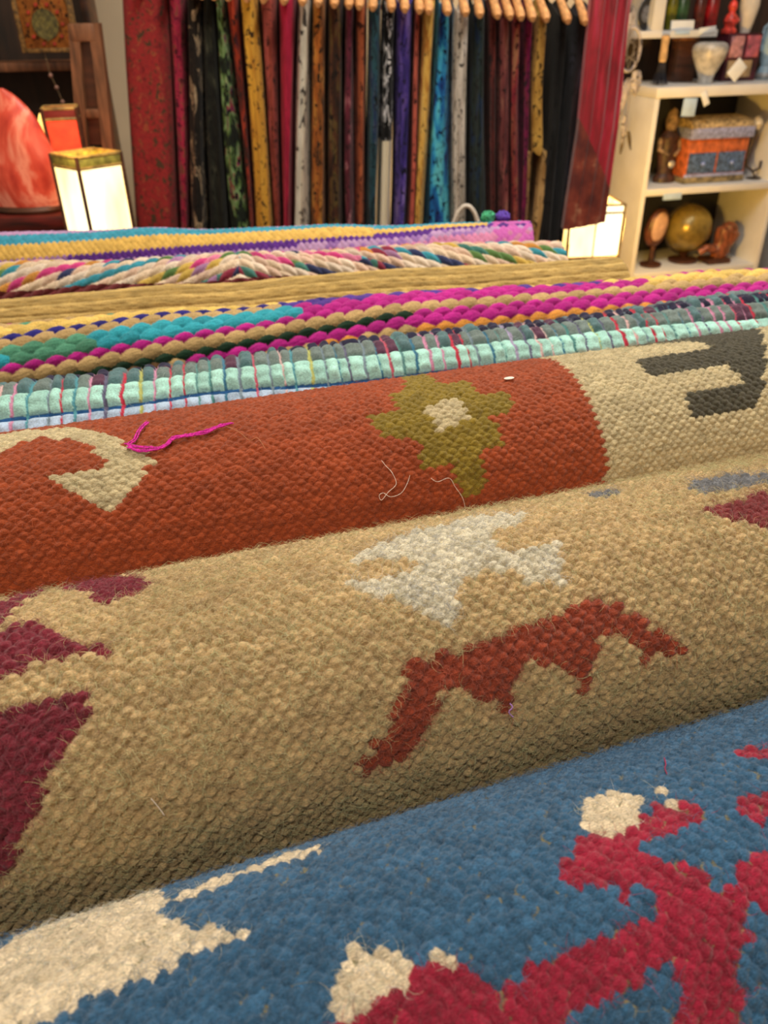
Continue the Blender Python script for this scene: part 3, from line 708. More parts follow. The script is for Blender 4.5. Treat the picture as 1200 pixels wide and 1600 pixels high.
SPAN = [((186, 263), (204, 280)), ((264, 290), (284, 298)), ((293, 316), (299, 324)), ((317, 336), (320, 356)), ((334, 352), (356, 388)), ((352, 372), (376, 392)), ((374, 402), (393, 426)), ((405, 433), (427, 441)),
        ((434, 464), (434, 456)), ((464, 487), (459, 484)), ((486, 510), (483, 509)), ((511, 538), (512, 538)), ((539, 554), (536, 553)), ((554, 574), (553, 572)), ((574, 597), (571, 590)), ((597, 617), (586, 613)),
        ((618, 648), (612, 637)), ((648, 659), (636, 648)), ((657, 683), (648, 665)), ((683, 706), (666, 704)), ((707, 737), (703, 729)), ((738, 761), (727, 761)), ((762, 778), (757, 775)), ((777, 800), (772, 796)),
        ((798, 818), (793, 809)), ((816, 836), (806, 822)), ((830, 860), (818, 846)), ((868, 894), (848, 868)), ((892, 930), (866, 888))]
for i in range(1, len(SPAN)):                  # neighbours only just touch, at the top and at the bottom
    SPAN[i] = tuple((max(a, p[1] + 1), max(b, p[1] + 8)) for (a, b), p in zip(SPAN[i], SPAN[i - 1]))
for i, (nm, a, b, bot, m, label, folds) in enumerate(scarves):
    Yf = 2.2 + (.012 if i % 2 else 0.0) + (.012 if i % 3 == 1 else 0)
    if i == 0: Yf = 2.19
    (a0, a1), (c0, c1) = SPAN[i]
    P0, P1, Q0, Q1 = at(a0, 25, Yf), at(a1, 25, Yf), at(c0, 350, Yf), at(c1, 350, Yf)
    xc = (P0.x + P1.x) / 2
    ztop = rail_z(xc) - .079 + .030 - .0125
    zbot = .68 if bot is None else at((a + b) / 2, bot, Yf).z
    if xc < -.45: zbot = .62
    kz = (zbot - ztop) / (Q0.z - P0.z)
    wt = (P1.x - P0.x) / 2; wb = wt + ((Q1.x - Q0.x) / 2 - wt) * kz
    lean = ((Q0.x + Q1.x) / 2 - xc) * kz
    make_cloth(nm, xc - wt * .95, xc + wt * .95, ztop, zbot, Yf, 2 * RY - Yf, m, label, 'shawl' if nm == 'hanging_shawl' else 'scarf', folds, i + 1, lean, wb / wt - 1)
    rnd = random.Random(i)
    if i == 0: hx = xc
    hanger(xc, 'wooden coat hanger holding the ' + label.split(' at ')[0].split(' right of')[0].split(' left of')[0].split(' directly')[0].split(' near')[0].split(' between')[0].split(' beside')[0].split(' on the')[0].split(', second')[0], rnd.uniform(-.03, .03))

# long tan cloth strips behind the short ochre cloth
tanm = C('m_tanstrip', [(.35, (150, 110, 60)), (.65, (196, 160, 104))], (40, 30, 10), seed=31)
o = make_cloth('scarf', px_x(818, 300, 2.24), px_x(828, 300, 2.24), EYE - .30, .68, 2.235, 2.34, tanm, 'thin tan cloth strip hanging lower left of the short ochre cloth', 'scarf', 1, 40, slope=False)
o = make_cloth('scarf', px_x(838, 300, 2.24), px_x(852, 300, 2.24), EYE - .30, .68, 2.235, 2.34, tanm, 'wider tan cloth strip hanging straight below the short ochre cloth', 'scarf', 1, 41, slope=False)

# red sequinned shawl at the right end: drapes lower to the left, shorter at its right edge
redm, nt, bs = _new('m_redshawl')
v = coords(nt, (60, 30, 10)); n = noise(nt, 1.0, v, 3, dist=.5)
c1 = ramp(nt, n.outputs[0], [(.3, (120, 14, 26)), (.55, (172, 22, 44)), (.75, (196, 50, 84))])
c2 = ramp(nt, noise(nt, 22.0, coords(nt), 3).outputs[0], [(.35, (88, 24, 18)), (.6, (132, 52, 34)), (.72, (176, 120, 90))])
sp = nt.nodes.new('ShaderNodeSeparateXYZ'); nt.links.new(coords(nt), sp.inputs[0])
m1 = nt.nodes.new('ShaderNodeMath'); m1.operation = 'MULTIPLY_ADD'; m1.inputs[1].default_value = 1.7; nt.links.new(sp.outputs[0], m1.inputs[0]); nt.links.new(sp.outputs[2], m1.inputs[2])
m2 = nt.nodes.new('ShaderNodeMath'); m2.operation = 'LESS_THAN'; m2.inputs[1].default_value = EYE - .30; nt.links.new(m1.outputs[0], m2.inputs[0])
nt.links.new(mix(nt, m2.outputs[0], c1, c2), bs.inputs['Base Color']); bs.inputs['Roughness'].default_value = .6; bs.inputs['Sheen Weight'].default_value = .2
def shawl():
    Yf, Yb = 2.15, 2.18
    top = [px_x(918, 60, Yf), px_x(978, 60, Yf)]; mid = [px_x(905, 200, Yf), px_x(966, 200, Yf)]; low = [px_x(874, 355, Yf), px_x(943, 350, Yf)]
    zt, zm = EYE + .10, at(930, 200, Yf).z
    vs = []; fs = []; NX, NZ = 40, 30
    for side, yy in ((0, Yf), (1, Yb)):
        for j in range(NZ + 1):
            t = j / NZ
            for i in range(NX + 1):
                u = i / NX
                zb = at(877, 359, Yf).z * (1 - u) + at(943, 347, Yf).z * u
                z = zt * (1 - t) + zb * t
                k = (zt - z) / (zt - zm)
                f = lambda a, b, c: a + (b - a) * min(k, 1) + (c - b) * max(0, k - 1) / 1.25
                L = f(top[0], mid[0], low[0]); Rr = f(top[1], mid[1], low[1])
                x = L + (Rr - L) * u
                fold = (.008 * math.sin(u * 21 + t * 1.5) + .004 * math.sin(u * 43 + 1)) * (1 - .75 * t)
                vs.append((x, yy + fold * (1 if side == 0 else .6) + (.03 * (1 - .8 * t) * (1 - (2 * u - 1) ** 2) * (-1 if side == 0 else .3)), z))
    W = NX + 1; N = (NZ + 1) * W
    for j in range(NZ):
        for i in range(NX):
            a = j * W + i
            fs.append((a, a + W, a + W + 1, a + 1)); fs.append((N + a, N + a + 1, N + a + W + 1, N + a + W))
        a = j * W; fs.append((a, N + a, N + a + W, a + W)); a = j * W + NX; fs.append((a, a + W, N + a + W, N + a))
    for i in range(NX):
        fs.append((i, i + 1, N + i + 1, N + i)); a = NZ * W + i; fs.append((a, N + a, N + a + 1, a + 1))
    cx = (mid[0] + mid[1]) / 2
    o = MB().add([(x - cx, y, z) for x, y, z in vs], fs)  .build('hanging_shawl', redm); o.location = (cx, 0, 0)
    tag(o, 'bright red shawl with a brown sequinned lower corner at the right end of the rail', 'shawl', 'cloths hanging on the rail')
    # pink trimmed edge, a part of the shawl
    pk = [(Rr + .004 - cx, 2.2, z) for Rr, z in [(top[1], zt)] + [(top[1] + (mid[1] - top[1]) * k / 5, zt + (zm - zt) * k / 5) for k in range(1, 6)] + [(mid[1] + (low[1] - mid[1]) * k / 6, zm + (at(945, 300, Yf).z - zm) * k / 6) for k in range(1, 6)]]
    MB().tube(pk, [.008 + .004 * math.sin(i * 2.1) for i in range(len(pk))], 8).build('pink_edging', cloth('m_pinktrim', [(.35, (180, 40, 90)), (.65, (226, 150, 180))], (80, 80, 40), seed=3), o)
shawl()
hanger(px_x(938, 20, RY), 'wooden coat hanger holding the bright red shawl')
# ------------------------------------------------------------------ sideboard on the left and what stands on it
dkw = mat('dark_stained_wood', (66, 36, 22), .45, var=.35, scale=6, stretch=(1, 8, 8))
dkw2 = mat('brown_carved_wood', (104, 66, 42), .5, var=.3, scale=8, stretch=(8, 8, 1))
redw = mat('dark_red_wood', (74, 20, 16), .4, var=.4, scale=10, stretch=(1, 6, 6))
SB = TABLE
t = thing('sideboard', 'dark wooden sideboard under the lit lamps on the left', 'sideboard', (-1.0, 1.93, 0))
MB().box((-.55, -.23, SB - .035), (.52, .21, SB), .006).build('top', dkw, t)
MB().box((-.52, -.21, .09), (.49, .20, SB - .035), .004).build('carcass', dkw, t)
for k in range(2):
    d = MB().box((-.5 + k * .5, -.225, .14), (-.04 + k * .5, -.211, SB - .08), .004).build('door', dkw, t)
    MB().lathe([(.004, 0), (.012, .008), (.012, .016), (.004, .022)], 14, M=Matrix.Translation((-.08 + k * .09, -.224, .45)) @ Matrix.Rotation(PI / 2, 4, 'X')).build('knob', steel, d)
for x in (-.5, .42):
    for y in (-.19, .14): MB().box((x, y, 0), (x + .05, y + .05, .09), .004).build('foot', dkw, t)

def glow(name, c1, c2, strength, scale=6, stretch=(1, 1, 1), dist=0., rough=.6):
    return mat(name, c1, rough, var=.1, scale=scale, c2=c2, emit=strength, stretch=stretch, dist=dist)

# cream paper lantern, corner toward the viewer
LP = at(160, 372, 1.83); LP.z = SB
paper = glow('cream_paper', (255, 246, 206), (255, 214, 120), 1.9, 9, (1, 1, .35))
frame_w = mat('lantern_bamboo', (150, 120, 60), .5, var=.3, scale=40)
green_b = mat('olive_band', (150, 140, 60), .6, var=.25, scale=60)
zt = at(133, 238, 1.83).z - SB
def lantern(name, loc, w, h, taper, rotz, label, band=True, split=False, pm=None, bm_=None):
    t = thing(name, label, 'lamp', loc, rotz)
    a, b = w / 2, w / 2 * taper      # half width at the base and at the top
    pm = pm or paper
    for k in range(4):
        R = Matrix.Rotation(k * PI / 2, 4, 'Z')
        q = [R @ Vector(p) for p in ((-a * .9, -a * .96, .012), (a * .9, -a * .96, .012), (b * .9, -b * .96, h - .022), (-b * .9, -b * .96, h - .022))]
        n = (q[1] - q[0]).cross(q[3] - q[0]).normalized() * .002
        MB().add([p + n for p in q] + [p - n for p in q], [(0, 1, 2, 3), (7, 6, 5, 4), (0, 4, 5, 1), (1, 5, 6, 2), (2, 6, 7, 3), (3, 7, 4, 0)]).build('paper_panel', pm, t, smooth=False)
        MB().tube([R @ Vector((a, -a, 0)), R @ Vector((b, -b, h))], .0042, 8).build('corner_post', dkw if band else frame_w, t)
        if split:
            MB().tube([R @ Vector((0, -a * .99, .01)), R @ Vector((0, -b * .99, h - .02))], .0022, 6).build('centre_bar', frame_w, t)
    for s, z, nm in ((a, .006, 'lower_rail'), (b, h - .023, 'upper_rail'), (b, h - .002, 'rim_rail')):
        MB().tube([(0, -s, z), (s, -s, z), (s, s, z), (-s, s, z), (-s, -s, z), (0.0001, -s, z)], .0036, 6).build(nm, frame_w, t)
    bd = MB()
    for k in range(4):
        R = Matrix.Rotation(k * PI / 2, 4, 'Z'); bd.box((-b, -b - .001, h - .021), (b, -b + .003, h - .004), .0008, M=R)
    bd.build('top_band', bm_ or green_b, t)
    MB().box((-a, -a, 0), (a, a, .008), .002).build('base', frame_w, t)
    return t
cream_l = lantern('paper_lantern', LP, .104, zt, 1.0, math.radians(-42), 'lit cream paper lantern with an olive band, standing on the left sideboard')
# pink flower painted low on one panel
fm = mat('pink_flower_paint', (206, 110, 110), .7, var=.3, scale=80)
mb = MB()
rnd = random.Random(3)
for k in range(9):
    cx, cz = rnd.uniform(-.045, .0), rnd.uniform(.018, .055)
    vs = [(cx, -.0655, cz)]; n = 10
    for i in range(n):
        r = .006 * (1 + .5 * math.cos(i * PI)); vs.append((cx + r * math.cos(2 * PI * i / n), -.0655, cz + r * math.sin(2 * PI * i / n)))
    mb.add(vs, [(0, i + 1, (i + 1) % n + 1) for i in range(n)])
o = mb.build('painted_flower', fm, cream_l); o.rotation_euler = (0, 0, -PI / 2)

# oval marbled salt lamp on a low red wooden box
SP = at(55, 330, 1.9); SP.z = SB
hb = at(36, 330, 1.9).z - SB
t = thing('wooden_box', 'low dark red wooden box under the oval salt lamp', 'box', SP)
MB().box((-.14, -.06, .004), (.105, .06, hb * .62), .004).build('body', redw, t)
MB().box((-.145, -.065, hb * .62), (.11, .065, hb), .005).build('lid', redw, t)
for x in (-.12, .085):
    for y in (-.045, .03): MB().box((x, y, 0), (x + .018, y + .018, .006), .001).build('foot', redw, t)
zs = at(36, 137, 1.9).z - SB - hb
saltm, nt, bs = _new('rose_salt')
v = coords(nt, (9, 9, 7)); n = noise(nt, 1.0, v, 4, dist=1.6)
cc = ramp(nt, n.outputs[0], [(.3, (150, 40, 28)), (.45, (184, 66, 46)), (.56, (206, 122, 96)), (.7, (176, 54, 38))])
nt.links.new(cc, bs.inputs['Base Color']); nt.links.new(cc, bs.inputs['Emission Color']); bs.inputs['Emission Strength'].default_value = .34; bs.inputs['Roughness'].default_value = .4
t = thing('salt_lamp', 'pink and red marbled oval salt lamp glowing on the red wooden box', 'lamp', SP + Vector((-.01, 0, hb)))
prof = []
for i in range(26):
    q = i / 25; z = .012 + (zs - .012) * q
    r = .087 * (math.sin(PI * min(1, .24 + q * .76) ** .92) ** .62 if q < 1 else 0.02)
    prof.append((max(.004, r), z))
mb = MB().lathe(prof, 40, sy=.45)
rnd = random.Random(9)
mb.v = [(x * (1 + .04 * math.sin(z * 60 + x * 30)), y * (1 + .05 * math.sin(z * 41 + x * 50)), z) for x, y, z in mb.v]
mb.build('salt_stone', saltm, t)
MB().lathe([(.07, 0), (.074, .006), (.066, .014)], 32, sy=.6).build('base', dkw, t)

# red paper lantern further back, small candle lamp beside it
RP = at(127, 330, 2.03); RP.z = SB
redp, nt, bs = _new('red_paper')
sp = nt.nodes.new('ShaderNodeSeparateXYZ'); nt.links.new(coords(nt), sp.inputs[0])
n = noise(nt, 30, coords(nt)); c = ramp(nt, n.outputs[0], [(.3, (206, 40, 20)), (.7, (240, 70, 34))])
nt.links.new(c, bs.inputs['Base Color']); nt.links.new(c, bs.inputs['Emission Color']); bs.inputs['Emission Strength'].default_value = .85
lantern('paper_lantern', RP, .066, at(110, 166, 2.03).z - SB, 1.12, math.radians(16), 'tall lit red paper lantern behind the cream one', band=True, pm=redp, bm_=mat('dark_red_band', (120, 22, 16), .6))
KP = at(97, 330, 2.09); KP.z = SB
t = thing('candle_lamp', 'small glowing yellow lamp between the salt lamp and red lantern', 'lamp', KP)
zk = at(80, 180, 2.04).z - SB
MB().lathe([(.03, 0), (.03, .008), (.008, .016), (.006, zk * .55), (.014, zk * .6), (.014, zk * .64)], 20).build('stand', dkw, t)
MB().lathe([(.012, zk * .64), (.019, zk * .72), (.018, zk * .84), (.010, zk * .94), (.003, zk)], 20).build('shade', glow('candle_glow', (255, 240, 170), (255, 200, 90), 1.6), t)

# tall dark cabinet behind, with a shelf, and things hung on it
CY = 2.42
t = thing('display_cabinet', 'tall dark wooden open cabinet at the far left', 'cabinet', (-1.35, CY, 0))
xr = at(112, 60, CY).x + 1.35
MB().box((-.55, .18, 0), (xr, .20, 2.0), .003).build('back_panel', mat('cabinet_back', (40, 24, 15), .6, var=.4, scale=5, stretch=(6, 6, 1)), t)
MB().box((-.57, -.02, 0), (-.55, .20, 2.0), .003).build('side_panel', dkw, t)
MB().box((xr, .12, 0), (xr + .02, .20, 2.0), .003).build('side_panel', dkw, t)
zsft = at(60, 97, CY).z
for z in (.1, .45, zsft - .022, 1.75): MB().box((-.55, 0, z), (xr, .18, z + .022), .003).build('shelf_board', dkw2 if abs(z - zsft + .022) < .01 else dkw, t)
MB().box((-.57, -.02, 2.0), (xr + .02, .20, 2.03), .004).build('top', dkw, t)

# square painted mandala panel hanging on the cabinet front
pw = at(112, 40, CY - .03).x - at(36, 40, CY - .03).x
zb = at(74, 82, CY - .03).z; xc = (at(36, 40, CY - .03).x + at(112, 40, CY - .03).x) / 2
t = thing('mandala_picture', 'square orange picture with a dark round mandala hanging on the cabinet', 'picture', (xc, CY - .035, zb))
orp = cloth('m_orangepaint', [(.35, (110, 60, 22)), (.6, (150, 92, 36)), (.72, (120, 40, 24))], (70, 70, 70), seed=4, sheen=0)
MB().box((-pw / 2, -.006, .008), (pw / 2, .006, pw), .002).build('panel', orp, t)
fr = MB()
for lo, hi in (((-pw / 2 - .012, -.01, 0), (-pw / 2, .01, pw + .008)), ((pw / 2, -.01, 0), (pw / 2 + .012, .01, pw + .008)), ((-pw / 2, -.01, 0), (pw / 2, .01, .01)), ((-pw / 2, -.01, pw), (pw / 2, .01, pw + .01))): fr.box(lo, hi, .002)
fr.build('frame', mat('speckled_frame', (96, 70, 34), .6, var=.6, scale=120), t)
disc = MB().lathe([(pw * .27, 0), (pw * .27, .003)], 40, M=Matrix.Translation((0, -.006, pw * .5)) @ Matrix.Rotation(PI / 2, 4, 'X')); disc.build('round_mandala', mat('mandala_paint', (78, 72, 36), .6, var=.5, scale=90), t)
mb = MB()
for k in range(10):
    a = 2 * PI * k / 10
    mb.lathe([(pw * .035, 0), (pw * .035, .004)], 12, M=Matrix.Translation((pw * .36 * math.cos(a), -.006, pw * .5 + pw * .36 * math.sin(a))) @ Matrix.Rotation(PI / 2, 4, 'X'))
mb.build('petal_ring', mat('red_petal_paint', (150, 46, 30), .6, var=.3), t)
for k in range(3): MB().tube([(0, -.008, pw * (.5 - .1 * (k + 1))), (pw * .09 * (k + 1), -.008, pw * .5), (0, -.008, pw * (.5 + .1 * (k + 1))), (-pw * .09 * (k + 1), -.008, pw * .5), (0, -.008, pw * (.5 - .1 * (k + 1)))], .0012, 6).build('painted_line', mat('mandala_gold', (140, 120, 50), .5, var=.2), t)
MB().tube([(-pw * .3, 0, pw), (0, .03, pw + .1), (pw * .3, 0, pw)], .001, 6).build('cord', lint, t)
# beaded string below
b0 = at(70, 83, CY - .035); L = b0.z - at(70, 160, CY - .035).z
t = thing('hanging_bead_string', 'thin string with small beads hanging below the mandala picture', 'bead string', b0)
MB().tube([(0, 0, 0), (.002, 0, -L * .4), (.012, 0, -L * .7), (.02, 0, -L)], .0011, 6).build('string', mat('string_fibre', (120, 96, 66), .8), t)
for x, q in ((.003, .45), (.012, .70), (.02, 1.0)): MB().lathe([(.0015, -.006), (.005, -.003), (.0058, 0), (.005, .003), (.0015, .006)], 14, c=(x, 0, -L * q)).build('bead', mat('rose_bead', (150, 110, 96), .4), t)

# leaning dark wooden frame between cabinet and shawl
FY = 2.16
def fp(px, py): p = at(px, py, FY + (py - 35) * -.0001); return p
base = at(150, 230, FY)
t = thing('leaning_panel', 'tall brown wooden frame leaning left of the wide red shawl', 'wooden panel', (base.x, FY, 0))
def rel(px, py, dy=0): p = at(px, py, FY); return Vector((p.x - base.x, dy, p.z))
def post(pts, w, d, name, m):
    mb = MB(); vs = []; 
    for p in pts: vs += [(p.x - w, -d, p.z), (p.x + w, -d, p.z), (p.x + w, d, p.z), (p.x - w, d, p.z)]
    fs = [(0, 3, 2, 1)]
    for j in range(len(pts) - 1):
        for k in range(4): fs.append((j * 4 + k, j * 4 + (k + 1) % 4, j * 4 + 4 + (k + 1) % 4, j * 4 + 4 + k))
    e = 4 * (len(pts) - 1); fs.append((e, e + 1, e + 2, e + 3)); mb.add(vs, fs); return mb.build(name, m, t, smooth=False)
def down(px0, py0, px1, py1):        # extend a slanting post straight on to the floor
    a, b = rel(px0, py0), rel(px1, py1); k = (a.z - .0) / (a.z - b.z); return [b * 0 + a, a + (b - a) * min(k, 1)]
lighter = mat('frame_wood', (112, 74, 50), .5, var=.25, scale=10, stretch=(8, 8, 1))
post([rel(148, 36), rel(160, 130), rel(170, 228), Vector((rel(170, 228).x, 0, 0))], .0125, .013, 'post', lighter)
post([rel(117, 38), rel(124, 130), rel(131, 228), Vector((rel(131, 228).x, 0, 0))], .0125, .013, 'post', lighter)
MB().box((rel(110, 52).x, -.015, rel(130, 66).z), (rel(152, 52).x, .012, rel(130, 36).z), .006).build('top_rail', lighter, t)
MB().box((rel(131, 170).x, -.010, rel(130, 185).z), (rel(164, 170).x, .008, rel(130, 170).z), .004).build('cross_rail', lighter, t)
pa = [rel(120, 66), rel(154, 66), rel(168, 226), rel(133, 226)]
MB().add([(p.x, .002, p.z) for p in pa] + [(p.x, .008, p.z) for p in pa], [(0, 3, 2, 1), (4, 5, 6, 7), (0, 1, 5, 4), (1, 2, 6, 5), (2, 3, 7, 6), (3, 0, 4, 7)]).build('inner_panel', dkw, t, smooth=False)

# ------------------------------------------------------------------ low bench under the rail, right lantern, basket
BZ = .63
t = thing('low_bench', 'low wooden bench standing under the clothes rail', 'bench', (.25, 2.33, 0))
MB().box((-.7, -.36, BZ - .035), (.415, .30, BZ), .006).build('seat_board', dkw2, t)
for x in (-.66, .33):
    for y in (-.32, .22): MB().box((x, y, 0), (x + .055, y + .055, BZ - .035), .004).build('leg', dkw2, t)
RL = at(912, 402, 2.46); RL.z = BZ
zr = at(918, 312, 2.46).z - BZ
warm_p = glow('warm_paper', (255, 244, 200), (255, 206, 110), 2.2, 9, (1, 1, .35))
lantern('paper_lantern', RL, .158, zr, 1.0, math.radians(4), 'lit cream paper lantern with a centre bar, under the bright red shawl', band=False, split=True, pm=warm_p, bm_=warm_p)
BP = at(728, 340, 2.05); BP.z = BZ
t = thing('wicker_basket', 'white basket whose curved handle shows behind the farthest rolled rug', 'basket', BP)
wb = mat('white_wicker', (214, 204, 190), .7, var=.12, scale=150, stretch=(1, 1, 3), bump=.001)
MB().lathe([(.03, 0), (.038, .02), (.044, .06), (.046, .085), (.043, .085), (.036, .02), (.002, .012)], 30).build('bowl', wb, t)
zh = at(728, 318, 2.05).z - BZ
MB().tube([(.044 * math.cos(a), 0, .08 + (zh - .085) * math.sin(a)) for a in [i * PI / 24 for i in range(25)]], .0052, 10).build('handle', wb, t)
for px, pc, nm in ((762, (60, 150, 110), 'green'), (785, (80, 54, 150), 'purple')):
    mb = MB(); rnd = random.Random(px); vs = []
    for i in range(13):
        for j in range(20):
            th = PI * i / 12; ph = 2 * PI * j / 20; r = .0085 * (1 + rnd.uniform(-.18, .18)); vs.append((r * math.sin(th) * math.cos(ph) * 1.25, r * math.sin(th) * math.sin(ph), r * math.cos(th)))
    fs = [(i * 20 + j, (i + 1) * 20 + j, (i + 1) * 20 + (j + 1) % 20, i * 20 + (j + 1) % 20) for i in range(12) for j in range(20)]
    mb.add(vs, fs); o = mb.build('wool_pompom', mat('pompom_' + nm, pc, .9, var=.3, scale=300))
    az, vc, zc, Rr = ROLLS['striped']; p = at(px, 348, vc + .01); o.location = (p.x, vc + .01, EYE + zc + Rr + .0078)
    tag(o, nm + ' wool pompom resting on the farthest rolled rug', 'pompom')

# ------------------------------------------------------------------ white bookcase on the right
whitep = mat('white_laminate', (214, 214, 212), .45, var=.03, scale=8)
T2 = .019; Hc = .305; D = .36
def sp_(px, py, d=.1):           # point on the upright plane d behind the bookcase front
    r = ray(px, py); o_ = O + EY * d; k = (o_ - CAM).dot(EY) / r.dot(EY); p = CAM + r * k
    q = p - O; return Vector((q.dot(EX), q.dot(EY), p.z))
W = sp_(1187, 380, 0).x + T2
t = thing('bookcase', 'white open bookcase with two rows of compartments in view on the right', 'bookcase', (O.x, O.y, 0), RA)
tb = SHTOP - sp_(1100, 151, 0).z
zm1, zm2 = sp_(1100, 296, 0).z + .012, sp_(1100, 296, 0).z - .014
MB().box((0, 0, 0), (T2, D, SHTOP - tb), .002).build('side_panel', whitep, t)
MB().box((W - T2, 0, 0), (W, D, SHTOP - tb), .002).build('side_panel', whitep, t)
MB().box((0, -.004, SHTOP - tb), (W + .25, D, SHTOP), .003).build('top_board', whitep, t)
gap = zm2 - (SHTOP - tb)
for z in (zm2, zm2 - .33, .06): MB().box((T2, .002, z), (W - T2, D, z + (zm1 - zm2)), .002).build('shelf_board', whitep, t)
MB().box((T2, D - .012, .06), (W - T2, D - .002, SHTOP - tb), .001).build('back_panel', mat('dark_back', (28, 28, 32), .6, var=.1, scale=5), t)
MB().box((W + .2, .0, 0), (W + .25, D, SHTOP - tb), .002).build('side_panel', whitep, t)
FLOOR1 = zm1; FLOOR2 = zm2 - .33 + (zm1 - zm2)

def room(o, p):                  # put a thing at a point given in the bookcase frame
    w = O + EX * p.x + EY * p.y; o.location = (w.x, w.y, p.z); o.rotation_euler = (0, 0, RA); return o
def on(px, py, d, z): p = sp_(px, py, d); p.z = z + .0012; return p
def sz(px0, px1, py, d): return sp_(px1, py, d).x - sp_(px0, py, d).x
def hz(px, y0, y1, d): return sp_(px, y0, d).z - sp_(px, y1, d).z

# upper wall shelf
dW = .14
zW = sp_(1075, 47, dW).z
t = room(thing('wall_shelf', 'white shelf board with an upright fixed to the wall above the bookcase', 'shelf'), Vector((0, 0, 0)))
xa, xb = sp_(998, 47, dW).x, sp_(1122, 47, dW).x
MB().box((xa, dW, zW - .024), (xb, Y1 - .03, zW), .002).build('shelf_board', whitep, t)
MB().box((sp_(1022, 20, dW).x, dW + .002, zW), (sp_(1040, 20, dW).x, Y1 - .03, zW + .34), .002).build('upright', whitep, t)
MB().box((xa, dW, zW + .34), (xb, Y1 - .03, zW + .36), .002).build('top_board', whitep, t)

# things on the wall shelf
glass_dk = [mat('olive_glass', (92, 92, 20), .25, var=.3), mat('green_glass', (40, 70, 44), .25, var=.3), mat('brown_glass', (74, 30, 26), .25, var=.3), mat('ruby_glass', (120, 20, 26), .25, var=.3)]
for px, w, m, nm in ((1048, 15, 0, 'olive green'), (1064, 18, 1, 'dark green'), (1091, 16, 2, 'dark brown'), (1110, 18, 3, 'ruby red')):
    r = sz(px - w / 2, px + w / 2, 20, dW + .06) / 2; p = on(px, 30, dW + .06, zW)
    t = room(thing('glass_jar', nm + ' glass jar on the wall shelf above the bookcase', 'jar', group='jars on the wall shelf'), p)
    MB().lathe([(r * .9, 0), (r, .01), (r, .09), (r * .7, .105), (r * .7, .115)], 20).build('body', glass_dk[m], t)
    MB().lathe([(r * .78, .112), (r * .78, .13), (r * .6, .133)], 20).build('lid', dkw, t)
card = mat('white_card', (226, 230, 232), .6, var=.02)
blue_card = mat('pale_blue_card', (170, 196, 226), .6, var=.05)
p = on(1066, 46, dW + .012, zW); w = sz(1048, 1084, 40, dW); h = hz(1066, 31, 46, dW)
o = room(MB().box((-w / 2, 0, 0), (w / 2, .002, h), .0005, M=Matrix.Rotation(-.15, 4, 'X')).build('price_card', card), p); tag(o, 'white card standing in front of the green jars on the wall shelf', 'card')
o = room(MB().box((-.035, -.002, -.012), (.035, .0, .008), .0005, M=Matrix.Rotation(-.1, 4, 'Y')).build('price_card', card), sp_(1105, 46, dW) + Vector((0, -.001, 0))); tag(o, 'white label stuck on the right end of the wall shelf edge', 'card')
o = room(MB().box((-.03, -.002, -.008), (.03, .0, .006), .0005).build('price_card', blue_card), sp_(1066, 50, dW) + Vector((0, -.001, 0))); tag(o, 'pale blue label strip stuck along the left of the wall shelf edge', 'card')
r = sz(995, 1022, 10, dW + .05) / 2
t = room(thing('black_plate', 'round black plate leaning beside the wall shelf upright', 'plate'), on(1008, 20, dW + .05, zW))
zc_ = hz(1008, 8, 46, dW + .05)
MB().lathe([(.001, 0), (r * .6, .002), (r * .9, .006), (r, .012), (r * .9, .014), (r * .55, .009), (.001, .008)], 30, sy=1.5, M=Matrix.Translation((0, 0, r * 1.5)) @ Matrix.Rotation(PI / 2, 4, 'X')).build('dish', mat('black_lacquer', (30, 32, 40), .3, var=.3), t)
MB().lathe([(r * .5, .0), (r * .52, .001), (r * .5, .003)], 24, sy=1.5, M=Matrix.Translation((0, -.008, r * 1.5)) @ Matrix.Rotation(PI / 2, 4, 'X')).build('painted_centre', mat('grey_lacquer', (84, 88, 100), .4, var=.4, scale=80), t)

# on top of the bookcase
zT = SHTOP
t = room(thing('fly_whisk', 'whisk with pale wooden handle and dark bristles standing on the bookcase', 'brush'), on(1030, 130, .10, zT))
h1 = hz(1030, 93, 131, .10); h2 = hz(1030, 52, 131, .10)
mb = MB(); rnd = random.Random(4)
for k in range(60):
    a = rnd.uniform(0, 2 * PI); q = rnd.uniform(0, 1) ** .5
    mb.tube([(.010 * q * math.cos(a), .010 * q * math.sin(a), h1), (.016 * q * math.cos(a), .016 * q * math.sin(a), h1 * .5), (.034 * q * math.cos(a), .03 * q * math.sin(a), .001 + .004 * rnd.random())], [.0016, .0016, .0008], 5)
mb.build('bristles', mat('dark_bristle', (28, 26, 36), .7, var=.4), t)
MB().lathe([(.012, h1 - .005), (.015, h1 + .01), (.013, (h1 + h2) / 2), (.016, h2 - .006), (.008, h2)], 18).build('handle', mat('pale_turned_wood', (190, 156, 112), .5, var=.15), t)
w = sz(1046, 1076, 100, .22); h = hz(1060, 56, 130, .22)
t = room(thing('wooden_box', 'tall dark brown wooden box standing behind the grey vase', 'box'), on(1061, 130, .22, zT))
MB().box((-w / 2, -.03, 0), (w / 2, .03, h * .86), .004).build('body', dkw, t)
MB().box((-w / 2 - .003, -.033, h * .86), (w / 2 + .003, .033, h), .005).build('lid', dkw2, t)
r = sz(1077, 1125, 90, .09) / 2; h = hz(1100, 71, 135, .09)
prof = [(.42, 0), (.44, .03), (.40, .10), (.52, .25), (.72, .45), (.92, .65), (1.0, .80), (.98, .90), (.86, .97), (.70, 1.0), (.62, .985), (.80, .88), (.6, .5), (.05, .2)]
